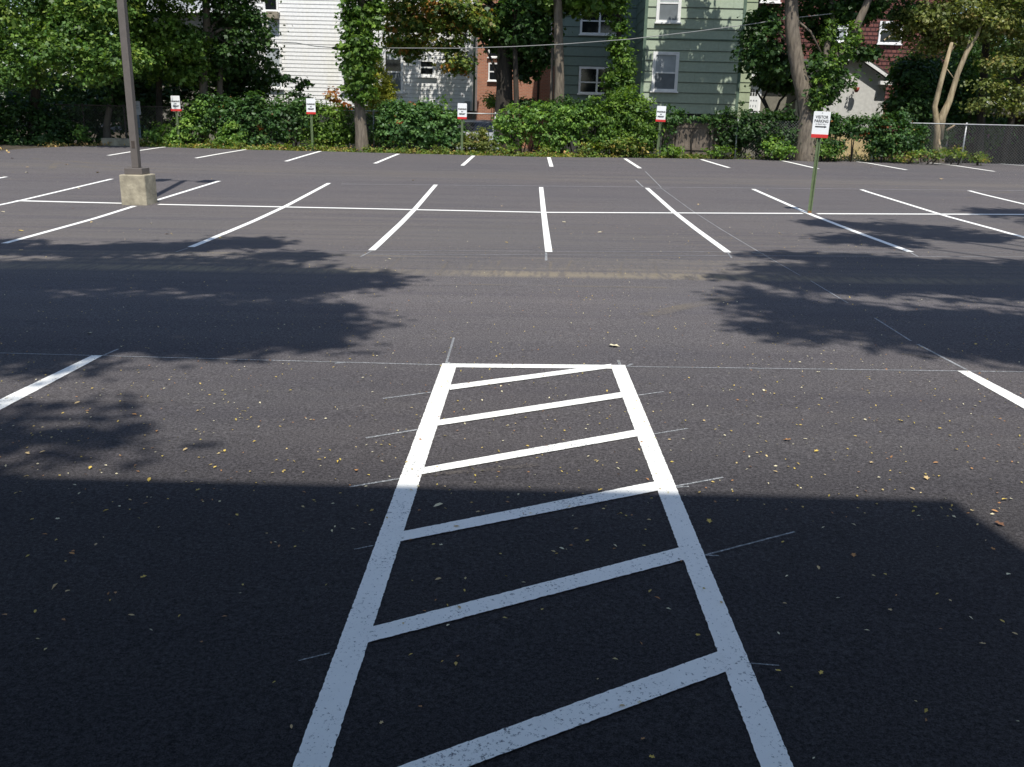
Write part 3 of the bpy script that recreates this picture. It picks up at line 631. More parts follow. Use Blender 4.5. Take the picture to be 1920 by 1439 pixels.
# house behind left trees
lh = thing('grey_house', 'grey-roofed house barely showing through the trees at the top left', 'house', (X(340, 200, 54), 54, GB))
l0, l1 = X(285, 30, 54), X(480, 30, 54); MB().box((l0, 54, GB), (l1, 62, Z(330, 18, 54))).build('wall', M['tan'], lh)
r5 = MB(); zz = Z(330, 18, 54); r5.poly([(l0-.3, 53.6, zz), (l1+.3, 53.6, zz), (l1+.3, 58, zz+2.4), (l0-.3, 58, zz+2.4)]); r5.poly([(l0-.3, 62.4, zz), (l1+.3, 62.4, zz), (l1+.3, 58, zz+2.4), (l0-.3, 58, zz+2.4)]); r5.build('roof', M['signgrey'], lh)
MB().box((l0-.3, 53.5, zz-.2), (l1+.3, 53.6, zz)).build('gutter', M['white_trim'], lh)
# far right shed
sh = thing('open_shed', 'dark open shed with a pale roof edge at the far right behind the fence', 'shed', (X(1900, 250, 40.5), 40.5, GB))
s0, s1 = X(1850, 250, 40.5), X(2150, 250, 40.5); zs = Z(1890, 204, 40.5)
MB().box((s0, 40.5, zs-.22), (s1, 44.5, zs)).build('roof', M['kerb'], sh); MB().box((s0+.1, 44.2, GB), (s1, 44.45, zs-.222)).build('back_wall', M['bark_dark'], sh)
for xx in (s0+.15, s0+3.): MB().box((xx, 40.6, GB), (xx+.12, 40.72, zs-.222)).build('post', M['wood'], sh)
# low wall behind the fence
wv = tag(MB().box((X(1545, 270, 37.3), 37.3, GB), (X(1634, 270, 37.3), 37.5, Z(1600, 252, 37.3))).build('low_wall', M['cream'], None, bevel=.01), 'low cream concrete wall lit by the sun behind the chain-link fence', 'wall')
# unseen building that shades the near asphalt, made narrow and white for fill light
sh_e = G(960, 930); gy = -.75
hz = gz(0, gy)+(sh_e.y-gy)*math.tan(el)/hy+.0
brx = 2.22-(hx/hy)*(0-0)
corner = G(1790, 942); topx = corner.x-(corner.y-gy)*hx/hy
nb = thing('unseen_building', 'pale building at the photographer\'s back whose straight shadow covers the near asphalt', 'building', (-10, gy, gz(-10, gy)))
zroof = gz(0, gy)+(sh_e.y-gy)/hy*math.tan(el)
MB().box((-5.2, gy-9, -2.2), (topx, gy, zroof)).build('wall', M['white_trim'], nb)  # wall of the unseen building, white for fill light
MB().box((-5.3, gy-9.1, zroof+.002), (topx+.02, gy+.02, zroof+.05)).build('unseen_coping', M['concrete'], nb)
for i in range(2):
    for j in range(3):
        x = topx-2.2-i*3.4; z = -.9+j*3.0
        wn = MB().box((x-.6, gy+.003, z), (x+.6, gy+.03, z+1.5)).build('window', M['white_trim'], nb); MB().box((x-.52, gy+.031, z+.08), (x+.52, gy+.036, z+1.42)).build('pane', M['glass'], wn)  # window and pane of the unseen building
for t in (wh, bh, gh, ga, rh, an, lh, sh, nb): reparent_children(t)
# ================================================================== FENCES
def fY(x): return float(np.interp(x, [-20, -14, -8, 0, 20], [36.9, 36.9, 36.6, 36.2, 36.0]))
fz = lambda x: ez(x, fY(x))
cl = thing('chain_link_fence', 'galvanised chain-link fence behind the far row of stalls, overgrown with vines', 'fence')
H = 1.45; fx0, fx1 = -20., 23.
gapA, gapB = X(932, 290, 36.2), X(1375, 290, 36.)
for xs in (np.linspace(X(560, 290, 36.5), gapA, 10), np.linspace(X(1640, 290, 36.), fx1, 18)):
    MB().tube([(x, fY(x), fz(x)+H) for x in xs], .021, 6).build('top_rail', M['galv'], cl, True)
MB().tube([(x, fY(x), fz(x)+H) for x in np.linspace(fx0, X(560, 290, 36.5)-.02, 14)], .021, 6).build('top_rail', M['rusty_pipe'], cl, True)
px_posts = [G(1803, 300).x, G(922, 290).x]; 
posts = sorted([X(1806, 290, 36.0), X(1806, 290, 36.)-2.9, X(1806, 290, 36.)+2.9, X(1380, 290, 36.)]+[X(927, 290, 36.2), X(700, 290, 36.4), X(545, 280, 36.5), X(428, 280, 36.6), X(235, 270, 36.8), X(160, 270, 36.9), X(90, 270, 36.9)])
for x in posts: MB().tube([(x, fY(x)+.045, fz(x)-.2), (x, fY(x)+.045, fz(x)+H+.06)], .03, 8).build('post', M['galv' if x > X(560, 290, 36.5) else 'rusty_pipe'], cl, True)
st_ = .105
for ga_, gb_ in ((fx0, gapA), (gapB, fx1)):
    mb = MB(); n = int((gb_-ga_)/st_)
    for s in (1, -1):
        for i in range(-int(H/st_), n+1):
            xa_ = ga_+i*st_; xb_ = xa_+H
            pA, pB = ((xb_, 0.), (xa_, H)) if s < 0 else ((xa_, 0.), (xb_, H))
            if min(pA[0], pB[0]) < ga_ or max(pA[0], pB[0]) > gb_: continue
            w_ = .0034; zA, zB = fz(pA[0])+.02, fz(pB[0])-.02
            mb.poly([(pA[0]-w_, fY(pA[0])+s*.003, zA+pA[1]), (pA[0]+w_, fY(pA[0])+s*.003, zA+pA[1]), (pB[0]+w_, fY(pB[0])+s*.003, zB+pB[1]), (pB[0]-w_, fY(pB[0])+s*.003, zB+pB[1])])
    mb.build('wire_mesh', M['galv_mesh'] if ga_ > 0 else M['wire_dark'], cl)
# wooden fence panel
wf = thing('wooden_fence', 'weathered brown board fence panel in front of the green house', 'fence')
y = 36.5; x = X(1243, 270, y); xe = X(1352, 270, y); zt0 = Z(1300, 232, y)
bd = MB()
while x < xe:
    wdt = random.uniform(.13, .15); bd.box((x, y+random.uniform(-.006, .006), ez(x, y)-.05), (x+wdt-.008, y+.022, zt0+random.uniform(-.02, .03))); x += wdt
bd.build('boards', M['wood'], wf)
for zz in (zt0-.15, zt0-.95): MB().box((X(1243, 270, y), y-.04, zz), (xe, y-.008, zz+.09)).build('rail', M['wood'], wf)
for px in (1268, 1333): MB().box((X(px, 270, y)-.045, y-.13, ez(0, y)-.1), (X(px, 270, y)+.045, y-.042, zt0+.05)).build('post', M['wood'], wf)
# ================================================================== CAR behind the fence
car = thing('parked_car', 'pale grey car parked behind the fence, seen through the gap', 'car', (X(897, 250, 38.9), 38.6, -1.70), None, (0, 0, math.radians(6)))
prof = [(-.0, .35), (.03, .62), (.12, .78), (1.0, .92), (1.75, 1.36), (2.2, 1.44), (3.1, 1.40), (3.75, 1.05), (4.35, 1.0), (4.42, .6), (4.4, .35)]
cb = MB(); W = .86; n = len(prof)
for sx, ins in ((-1, 0), (-.94, 1), (.94, 1), (1, 0)):
    for (yy_, zz_) in prof:
        k = .13 if zz_ > 1.1 else 0
        z2 = zz_ if abs(sx) < .97 else zz_-.05
        cb.v.append((W*sx*(1-k), yy_, z2))
for s in range(3):
    for i in range(n-1): cb.f.append((s*n+i, s*n+i+1, (s+1)*n+i+1, (s+1)*n+i))
    cb.f.append((s*n+n-1, s*n, (s+1)*n, (s+1)*n+n-1))
cb.f.append(tuple(range(n))); cb.f.append(tuple(reversed(range(3*n, 4*n))))
cb.build('body', M['carpaint'], car, True)
gl = MB(); gl.poly([(-.66, 1.08, .975), (.66, 1.08, .975), (.60, 1.70, 1.345), (-.60, 1.70, 1.345)]); gl.build('windscreen', M['glass'], car)
for s in (-1, 1):
    g_ = MB(); g_.poly([(s*.79, 1.45, 1.02), (s*.79, 3.45, 1.05), (s*.775, 3.0, 1.33), (s*.775, 1.9, 1.33)]); g_.build('side_window', M['glass'], car)
    hl = MB().box((s*.62-.16, -.01, .60), (s*.62+.16, .12, .73)).build('headlight', M['chrome'], car, bevel=.03)
    for yw in (.8, 3.6):
        wl = MB().tube([(s*.70, yw, .31), (s*.88, yw, .31)], .31, 18).build('wheel', M['black'], car, True)
        MB().tube([(s*.885, yw, .31), (s*.895, yw, .31)], .19, 14).build('rim', M['chrome'], wl, True)
MB().box((-.40, -.03, .42), (.40, .02, .56)).build('grille', M['black'], car); MB().box((-.84, -.05, .30), (.84, .1, .41)).build('bumper', M['carpaint'], car, bevel=.03)
# ================================================================== CABLES
def cable(pts, label, r=.015):
    P = []
    for i in range(len(pts)-1):
        a, b = V(*pts[i]), V(*pts[i+1])
        for k in range(6): P.append(a.lerp(b, k/6))
    P.append(V(*pts[-1]))
    o = MB().tube(P, r, 5).build('utility_cable', M['wire'], None, True); return tag(o, label, 'cable', None)
cb1 = cable([(455, 74, 38.0), (480, 78, 38.0), (555, 81, 38.0), (590, 87, 38.0), (640, 91, 38.0), (720, 90.5, 36.6), (860, 91, 36.6), (960, 88, 36.6), (1060, 83, 36.6), (1180, 74, 36.6), (1300, 60, 36.6), (1400, 47, 36.6), (1470, 36, 36.6), (1560, 26, 36.6)], 'sagging overhead cable strung in front of the white and green houses')
sp = MB().tube([V(622, 90, 37.9), V(630, 90.6, 37.9), (V(655, 91, 37.8)), V(660, 91, 37.8)], [.02, .075, .075, .02], 8).build('splice_case', M['black'], cb1, True)
cable([(1640, 33, 38.5), (1720, 42, 38.5), (1790, 49, 38.5), (1850, 53, 38.5), (1960, 58, 38.5)], 'thin overhead cable crossing the olive trees on the right', .013)
# ================================================================== VEGETATION
def gp(px, Y, py=280): x = X(px, py, Y); return Vector((x, Y, ez(x, Y)-.1))
# -- left mass
Y = 34.5
bl = [B(40, 20, Y, 75, 45, 1.3), B(140, 60, Y, 70, 40, 1.3), B(215, 105, Y-.4, 60, 35, 1.1), B(90, 95, Y-.6, 60, 30, 1.), B(190, 10, Y, 70, 40, 1.4), B(40, 130, Y, 50, 28, 1.), B(170, 138, Y-.5, 40, 22, .8), B(-60, 60, Y, 70, 70, 2), B(-90, 150, Y, 70, 60, 1.5)]
tp = [B(30, -90, 35, 110, 60, 2.4), B(190, -80, 35.5, 100, 60, 2.4), B(-110, -60, 34.5, 90, 70, 2.5), B(80, -190, 35.5, 130, 60, 2.6)]
tree('maple_tree', 'broad green maple with lit lobed leaves at the left edge', 'tree', [gp(62, 36.6), V(66, 180, 36.6), V(75, 60, 36.4), V(95, -60, 36)], [.22, .17, .14, .10], bl+tp, 44000, .135, 'maple', M['bark_dark'], limbs_to(V(78, 60, 36.2), bl[:5], .09), clump=.42)
bl = [B(300, 45, 36.8, 60, 36, 1.2), B(345, 90, 37, 52, 32, 1.1), B(290, 120, 37.2, 42, 30, .9), B(358, 135, 37.4, 36, 26, .8), B(270, 75, 36.6, 40, 30, .9)]
tp = [B(320, -50, 36, 70, 50, 2.), B(300, -140, 36, 90, 50, 2.2)]
tree('maple_tree', 'bushy green tree filling the space right of the light pole', 'tree', [gp(300, 38), V(298, 180, 38), V(300, 60, 37.5), V(310, -60, 37)], [.14, .12, .09, .06], bl+tp, 21000, .145, 'mid', M['bark_dark'], limbs_to(V(300, 90, 37.5), bl[:4], .06), clump=.38)
bl = [B(430, 20, 38, 45, 55, 1.3), B(470, 60, 37.8, 40, 40, 1.), B(435, 110, 38, 34, 28, 1.), B(410, 80, 38.5, 24, 60, .8)]
tree('ivy_clad_tree', 'dark tree with grey trunk and ivy-covered stem left of the white house', 'tree', [gp(383, 37.6), V(381, 150, 37.6), V(388, 60, 37.5), V(385, -60, 37.5), V(390, -150, 37.5)], [.19, .16, .14, .12, .08], bl+[B(400, -70, 38, 80, 60, 2), B(470, -60, 38, 60, 50, 1.8)], 17000, .14, 'dark', M['bark_grey'], limbs_to(V(388, 70, 37.5), bl, .08)+[([gp(415, 38), V(412, 150, 38), V(425, 60, 38), V(450, -40, 38)], [.13, .11, .09, .06])], clump=.34)
tree('dead_trunk', 'pale leaning trunk stub at the left edge of the vines', 'tree', [gp(202, 37.6), V(200, 235, 37.6), V(207, 190, 37.6), V(214, 120, 37.6)], [.17, .13, .10, .07], [B(205, 175, 37.6, 30, 30, .5)], 700, .16, 'dark', M['bark_grey'])
# dark understory left
def shrub(name, label, cat, blobs, n, size, pal, stems=0, base=None, lobed=False, clump=.2, shell=.45, group=None, per=16, barkm=None):
    t = thing(name, label, cat, (0, 0, 0), group)
    if name in ('vine_hedge', 'mixed_bush', 'rounded_shrub'):     # stray shoots and lobes that break the outline
        for b in list(blobs):
            for _ in range(3):
                a_ = random.uniform(-1, 1); blobs = blobs+[(b[0]+a_*b[3]*.9, b[1]-.1, b[2]+b[5]*(1.05-.45*abs(a_))*random.uniform(.85, 1.15), b[3]*random.uniform(.1, .22), .12, b[5]*random.uniform(.15, .4))]
    leaves('foliage', blobs, n, size, pal, t, clump, per, None, lobed, shell=shell)
    if stems:
        for i in range(stems):
            mb = MB(); b = blobs[i % len(blobs)]; s0 = Vector((b[0]+random.uniform(-.4, .4)*b[3], b[1], ez(b[0], b[1])-.05)); e = Vector((b[0]+random.uniform(-.8, .8)*b[3], b[1]+random.uniform(-.5, .5)*b[4], b[2]+random.uniform(0, .8)*b[5]))
            mb.tube([s0, s0.lerp(e, .5)+Vector((random.uniform(-.1, .1), 0, .05)), e], [.03, .02, .008], 5)
            mb.build('stem', barkm or M['bark_dark'], t, True)
    return t
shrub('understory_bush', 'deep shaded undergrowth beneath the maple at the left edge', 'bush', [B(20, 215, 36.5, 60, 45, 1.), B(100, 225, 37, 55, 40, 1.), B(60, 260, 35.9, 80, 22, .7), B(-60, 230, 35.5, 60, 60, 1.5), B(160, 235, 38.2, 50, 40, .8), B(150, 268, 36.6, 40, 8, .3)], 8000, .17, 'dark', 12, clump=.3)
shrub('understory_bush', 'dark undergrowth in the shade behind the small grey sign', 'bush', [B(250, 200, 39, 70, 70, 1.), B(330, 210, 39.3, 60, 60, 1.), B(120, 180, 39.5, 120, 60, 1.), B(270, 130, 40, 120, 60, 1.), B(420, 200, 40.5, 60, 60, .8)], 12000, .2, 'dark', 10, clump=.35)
shrub('bush', 'small sunlit bush around the foot of the far-left permit sign', 'bush', [B(300, 255, 36.4, 24, 22, .6), B(355, 248, 36.5, 28, 30, .6), B(375, 215, 36.8, 25, 35, .6), B(330, 262, 36.3, 20, 14, .4)], 3000, .13, 'vine', 8)
shrub('bush', 'bright yellow-green bush at the kerb left of the vine hedge', 'bush', [B(437, 252, 36.3, 24, 26, .55), B(425, 265, 36.2, 22, 14, .5)], 1500, .13, 'vine', 5)
shrub('sapling', 'leafy sprig standing before the dark woods left of the light pole', 'bush', [B(153, 250, 36.0, 11, 12, .3)], 220, .12, 'vine', 3)
shrub('evergreen_bush', 'tall dark rounded bush against the left side of the white house', 'bush', [B(455, 165, 40, 48, 48, 1.1), B(480, 135, 40, 34, 40, .9), B(430, 140, 40, 35, 45, .9)], 7000, .15, 'dark', 4, clump=.28)
shrub('leafy_branch', 'thin leafy branch crossing the lower part of the white house', 'bush', [B(535, 148, 39, 30, 9, .4), B(560, 158, 39, 18, 8, .3), B(515, 125, 39, 16, 10, .3), B(510, 100, 39, 14, 8, .3), B(500, 150, 39, 16, 12, .3)], 520, .15, 'dark', 0, lobed=True)
# vine hedges
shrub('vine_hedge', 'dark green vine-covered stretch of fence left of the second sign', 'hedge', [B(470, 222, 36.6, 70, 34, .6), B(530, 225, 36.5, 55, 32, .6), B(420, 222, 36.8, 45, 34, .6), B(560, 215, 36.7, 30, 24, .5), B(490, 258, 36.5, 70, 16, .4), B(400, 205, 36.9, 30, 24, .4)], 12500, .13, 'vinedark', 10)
shrub('vine_hedge', 'tangled green and brown vines between the second sign and the ivy trunk', 'hedge', [B(610, 220, 36.6, 36, 26, .5), B(645, 235, 36.6, 30, 36, .5), B(610, 250, 36.5, 40, 18, .4), B(700, 245, 37, 18, 30, .4), B(620, 258, 36.5, 60, 16, .4)], 6500, .12, 'mid', 8)
shrub('rusty_shrub', 'bush with rusty orange leaves before the white house', 'bush', [B(620, 184, 38, 14, 14, .4), B(640, 200, 38, 16, 12, .4)], 240, .14, 'rusty', 5, lobed=True)
shrub('bush', 'wispy grey-green bush at the base of the sunny wall', 'bush', [B(555, 185, 38.5, 28, 16, .5), B(530, 196, 38.4, 30, 12, .5)], 800, .12, 'dark', 4)
shrub('rounded_shrub', 'large rounded glossy-leaved shrub left of the parked car', 'bush', [B(760, 232, 36.3, 54, 34, .75), B(812, 238, 36.3, 52, 36, .75), B(735, 250, 36.2, 34, 26, .6), B(845, 252, 36.2, 26, 26, .5), B(790, 215, 36.5, 45, 18, .6)], 11000, .13, 'glossy', 8, clump=.17)
t = shrub('vine_sprig', 'light green vine shoot sticking up from the rounded shrub', 'vine', [B(825, 200, 36.5, 14, 8, .2), B(836, 190, 36.5, 10, 5, .15)], 90, .13, 'vine', 0)
shrub('weed_patch', 'feathery olive weeds under the wire gap by the car', 'weeds', [B(897, 265, 36.0, 26, 18, .35), B(905, 252, 36.1, 12, 14, .3), B(882, 275, 35.8, 28, 10, .3), B(915, 272, 35.9, 16, 14, .3)], 3200, .09, 'olive', 6, clump=.12)
shrub('red_flower_bush', 'small reddish plant low behind the third permit sign', 'bush', [B(872, 258, 36.5, 8, 10, .3)], 140, .12, 'rusty', 3)
shrub('vine_hedge', 'bright sunlit vine curtain draped over the fence right of the gap', 'hedge', [B(965, 228, 36.2, 38, 26, .5), B(1020, 226, 36.2, 45, 26, .5), B(1075, 226, 36.2, 40, 26, .5), B(960, 255, 36.1, 34, 24, .35), B(1040, 258, 36.1, 50, 24, .35)], 8500, .115, 'vine', 8, clump=.15)
shrub('vine_hedge', 'dark gap-toothed vines under the trees behind the bright curtain', 'hedge', [B(1100, 245, 36.6, 40, 40, .4), B(1060, 205, 37.2, 60, 14, .5)], 3600, .13, 'dark', 6)
shrub('mixed_bush', 'tall tangled bush with yellow-green leaves left of the fourth sign', 'bush', [B(1145, 225, 36.2, 32, 36, .6), B(1190, 220, 36.2, 36, 38, .6), B(1165, 190, 36.6, 22, 18, .5), B(1215, 245, 36.3, 22, 36, .4), B(1150, 262, 36.0, 36, 22, .4), B(1195, 262, 36.0, 34, 22, .4)], 9500, .125, 'mid', 10)
shrub('weed_patch', 'yellow and rusty weeds at the kerb below the tangled bush', 'weeds', [B(1165, 272, 35.6, 36, 14, .3), B(1110, 278, 35.7, 26, 10, .3)], 1500, .10, 'cover', 5)
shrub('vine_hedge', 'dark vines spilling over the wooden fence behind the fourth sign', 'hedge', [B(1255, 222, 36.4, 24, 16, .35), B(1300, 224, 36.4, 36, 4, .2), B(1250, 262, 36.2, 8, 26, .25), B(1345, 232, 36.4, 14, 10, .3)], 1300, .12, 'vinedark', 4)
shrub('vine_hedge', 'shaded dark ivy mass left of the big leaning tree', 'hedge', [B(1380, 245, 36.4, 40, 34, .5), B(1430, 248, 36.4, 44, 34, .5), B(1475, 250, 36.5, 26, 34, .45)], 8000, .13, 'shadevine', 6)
shrub('weed_patch', 'leafy weeds at the foot of the wooden fence', 'weeds', [B(1345, 284, 35.8, 22, 9, .25), B(1262, 284, 35.8, 14, 10, .25)], 600, .11, 'mid', 5)
shrub('bush', 'small light bush between the dark ivy and the big tree', 'bush', [B(1455, 275, 35.8, 22, 18, .4), B(1475, 286, 35.7, 16, 10, .3)], 900, .12, 'vine', 4)
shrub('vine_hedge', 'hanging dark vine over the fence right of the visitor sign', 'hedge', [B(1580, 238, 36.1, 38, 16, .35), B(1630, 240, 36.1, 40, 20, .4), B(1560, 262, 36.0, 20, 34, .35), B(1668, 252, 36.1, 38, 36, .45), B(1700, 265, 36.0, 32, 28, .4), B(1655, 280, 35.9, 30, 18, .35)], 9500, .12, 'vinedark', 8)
shrub('weed_patch', 'bright weeds below the chain-link fence on the right', 'weeds', [B(1740, 290, 35.4, 30, 9, .25), B(1700, 294, 35.4, 24, 7, .25), B(1835, 296, 35.5, 14, 9, .25), B(1790, 288, 35.5, 20, 10, .25)], 1300, .09, 'cover', 8)
shrub('weed_patch', 'scrappy weeds at the base of the big leaning tree', 'weeds', [B(1555, 283, 35.6, 22, 12, .3), B(1540, 270, 35.9, 14, 16, .3)], 700, .11, 'mid', 4)
# ivy trunk
t = tree('ivy_clad_tree', 'tree with bare lower trunk and a thick ivy column before the white house', 'tree', [gp(679, 35.7), V(676, 225, 35.7), V(672, 170, 35.7), V(680, 60, 35.7), V(676, -60, 35.7), V(676, -170, 35.7)], [.27, .21, .18, .16, .13, .1], [B(690, -90, 37, 90, 40, 1.6), B(600, -110, 37, 80, 40, 1.6)], 3500, .22, 'mid', M['bark_grey'])
leaves('ivy', [B(672, 160, 35.6, 26, 30, .5), B(668, 115, 35.6, 27, 34, .55), B(670, 60, 35.6, 25, 40, .5), B(672, 5, 35.6, 28, 38, .5), B(690, 100, 35.6, 16, 30, .4), B(678, 185, 35.6, 12, 14, .35), B(700, 20, 35.6, 16, 30, .4)], 6500, .15, 'mid', t, .2, 14, lobed=True)
shrub('arborvitae', 'yellow-green conical evergreen right of the ivy-clad trunk', 'evergreen', [B(715, 190, 38.2, 28, 28, .7), B(710, 155, 38.2, 22, 30, .6), B(705, 125, 38.2, 12, 22, .4), B(728, 175, 38.1, 14, 24, .4)], 6500, .10, 'yellow', 2, clump=.14, per=14)
# central maples
bl = [B(800, 30, 39.5, 65, 30, 1.2), B(850, 20, 39, 60, 30, 1.2), B(770, 70, 39.8, 38, 36, 1.), B(835, 72, 39, 36, 22, 1.), B(858, 120, 39.2, 22, 24, .7), B(905, 45, 39, 40, 16, .8), B(760, 15, 39.8, 45, 30, 1.), B(742, 55, 39.9, 24, 50, .6), B(768, 100, 39.9, 18, 28, .5)]
tp = [B(820, -60, 40, 100, 40, 2.2), B(920, -70, 40.5, 90, 40, 2.2), B(740, -90, 40, 60, 50, 2.2), B(1010, -60, 40.5, 90, 40, 2.)]
t1 = tree('maple_tree', 'maple turning orange, with its thick dark trunk in the gap between houses', 'tree', [gp(945, 39.5), V(945, 180, 39.5), V(948, 60, 39.5), V(950, -60, 39.5)], [.42, .33, .27, .2], bl+tp, 28000, .15, 'turning', M['bark_dark'], limbs_to(V(945, 30, 39.5), bl[:4]+tp, .12)+[([V(940, 170, 39.3), V(925, 120, 39.2), V(895, 60, 39.2)], [.09, .06, .03])], clump=.36)
tree('slim_tree', 'slim dark tree directly right of the thick maple trunk', 'tree', [gp(972, 38.6), V(968, 180, 38.6), V(965, 60, 38.6), V(972, -80, 38.6)], [.13, .11, .09, .07], [B(985, 30, 39, 60, 35, 1.2), B(1000, 100, 39.4, 45, 35, 1.), B(985, 65, 39, 40, 30, 1.), B(930, 50, 40, 40, 40, 1.), B(985, 135, 40, 20, 16, .6)], 6500, .19, 'dark', M['bark_dark'], clump=.36)
tree('grey_trunk_tree', 'tree with a tall clean grey trunk in front of the green house corner', 'tree', [gp(1047, 37.8), V(1049, 150, 37.8), V(1047, 60, 37.8), V(1044, -60, 37.8), V(1044, -150, 37.8)], [.21, .19, .17, .15, .11], [B(1060, -70, 38, 90, 40, 1.8), B(1040, 10, 38.6, 55, 20, 1.), B(1090, -5, 38.6, 60, 20, 1.), B(1100, 8, 38.3, 60, 14, .8), B(1125, -60, 38, 80, 40, 2.)], 6000, .2, 'mid', M['bark_grey'], [([gp(1036, 38.3), V(1034, 180, 38.3), V(1036, 90, 38.3)], [.09, .07, .05])], clump=.36)
t = tree('ivy_clad_tree', 'slender tree wrapped in a column of ivy before the green house', 'tree', [gp(1165, 38), V(1160, 180, 38), V(1160, 60, 38), V(1163, -80, 38)], [.14, .12, .10, .07], [B(1190, -70, 38.5, 70, 40, 1.7)], 1500, .2, 'mid', M['bark_dark'])
leaves('ivy', [B(1162, 165, 38, 24, 30, .5), B(1165, 120, 38, 24, 32, .5), B(1158, 75, 38, 16, 34, .4), B(1160, 25, 38, 18, 36, .4), B(1148, 150, 38, 14, 22, .3)], 5200, .14, 'mid', t, .18, 14)
shrub('bush', 'small round green bush by the brick steps', 'bush', [B(922, 190, 43, 12, 13, .5)], 600, .11, 'vine', 3)
shrub('understory_bush', 'black-green undergrowth at the foot of the central trunks', 'bush', [B(990, 200, 39.5, 40, 14, .6), B(1060, 210, 39.2, 60, 14, .6)], 2500, .14, 'dark', 4)
# big leaning tree
bt = [gp(1517, 36.2), V(1512, 262, 36.2), V(1514, 215, 36.25), V(1506, 170, 36.3), V(1494, 120, 36.4), V(1485, 60, 36.5), V(1483, -20, 36.6), V(1488, -140, 36.8)]
bl = [B(1430, 75, 37.2, 36, 30, .9), B(1412, 104, 37.2, 22, 18, .6), B(1455, 120, 37.5, 26, 28, .8), B(1440, 40, 37.4, 30, 26, .9), B(1545, 130, 36.4, 26, 24, .6), B(1575, 150, 36.2, 26, 16, .5), B(1540, 175, 36.2, 22, 18, .5), B(1600, 20, 37.5, 45, 26, .9), B(1632, 100, 37.6, 12, 10, .4), B(1535, 15, 37.8, 40, 40, .9), B(1545, 80, 37.8, 26, 40, .8), B(1700, 18, 37.8, 26, 20, .7), B(1640, 12, 37.8, 26, 16, .6), B(1610, 95, 37.4, 18, 12, .5), B(1635, 85, 37.4, 14, 12, .4)]
tp = [B(1440, -70, 37, 90, 50, 1.3), B(1550, -80, 36.8, 90, 50, 1.2), B(1650, -60, 36.8, 80, 45, 1.1)]
t = tree('leaning_tree', 'big grey-barked tree with flared base and leaning trunk behind the visitor sign', 'tree', bt, [.55, .40, .32, .28, .26, .25, .23, .16], bl+tp, 24000, .15, 'dark', M['bark_grey'],
     [([V(1514, 215, 36.2), V(1540, 165, 36.1), V(1570, 110, 36.1), V(1602, 60, 36.2), V(1628, 0, 36.4), V(1650, -80, 36.6)], [.20, .17, .15, .14, .13, .09]),
      ([V(1545, 155, 36.3), V(1550, 90, 36.6), V(1562, 40, 36.9), V(1556, -30, 37.2)], [.12, .11, .09, .06]),
      ([V(1490, 95, 36.5), V(1460, 60, 36.8), V(1432, 40, 37.2)], [.06, .045, .02]), ([V(1484, 30, 36.6), V(1520, 60, 36.6), V(1545, 110, 36.6)], [.05, .04, .03])], clump=.34, sides=16)
leaves('crown', [B(1355, -75, 40.3, 60, 30, .9), B(1310, -130, 40.3, 50, 40, .8), B(1395, -120, 40.2, 50, 40, .9), B(1350, -190, 40, 60, 40, .9), B(1420, -200, 40, 60, 40, .9), B(1290, -60, 40.2, 30, 22, .5)], 5000, .2, 'mid', t, .26, 60, lobed=True, shell=.1)  # unseen crown and bough added above the view to dapple the green wing
mb = MB(); mb.tube([V(1483, -20, 36.6), V(1450, -120, 38), V(1390, -150, 39.6), V(1330, -140, 40.3)], [.16, .13, .09, .03], 7, .08); mb.tube([V(1390, -150, 39.6), V(1370, -90, 40.2), V(1340, -70, 40.4)], [.06, .04, .015], 6); mb.build('limb', M['bark_grey'], t, True)  # unseen bough added above the view to dapple the green wing
leaves('ivy', [B(1540, 165, 36.0, 14, 24, .35), B(1560, 128, 35.9, 14, 24, .35), B(1582, 95, 36.0, 13, 22, .3), B(1600, 65, 36.1, 12, 20, .3), B(1532, 195, 36.0, 16, 20, .3), B(1555, 60, 36.8, 12, 34, .3)], 2800, .13, 'mid', t, .16, 12)
# multi-stem dark shrubs in front of the garage
mb = MB(); t = thing('multi_stem_shrub', 'dark shrub with curving bare stems before the tan outbuilding', 'bush')
for a_, b_, c_ in (((1448, 222), (1432, 185), (1448, 150)), ((1450, 222), (1462, 190), (1485, 165)), ((1455, 225), (1470, 205), (1500, 180)), ((1440, 222), (1436, 200), (1418, 170))):
    MB().tube([V(*a_, 40), V(*b_, 40), V(*c_, 40)], [.06, .05, .03], 6).build('stem', M['bark_dark'], t, True)
leaves('foliage', [B(1450, 145, 40, 34, 20, .8), B(1480, 130, 40, 26, 24, .7), B(1465, 160, 40.2, 30, 12, .5), B(1396, 122, 40.2, 16, 10, .4)], 3200, .17, 'dark', t, .3, 18, lobed=True)
# right side
shrub('ivy_thicket', 'dark leafy thicket filling the space right of the white annex', 'bush', [B(1712, 160, 39.5, 36, 44, 1.), B(1706, 205, 39, 42, 26, .8), B(1738, 262, 38.5, 34, 26, .5), B(1750, 190, 40.5, 45, 60, .8), B(1720, 130, 40.3, 40, 30, .8)], 11000, .15, 'dark', 4, lobed=True, clump=.3)
st = thing('pruned_tree', 'two bare pale stems rising from one cut-back stump behind the fence', 'tree'); mb = MB()
mb.tube([gp(1758, 36.9), V(1758, 248, 36.9), V(1752, 200, 36.9), V(1768, 140, 36.9), V(1785, 80, 36.9)], [.14, .13, .10, .09, .06], 9, .09)
mb.tube([V(1762, 262, 36.9), V(1766, 220, 36.9), V(1780, 190, 36.9), V(1795, 140, 36.9), V(1812, 100, 36.9), V(1832, 66, 36.9), V(1850, 20, 36.9)], [.13, .15, .12, .10, .085, .06, .03], 9, .09)
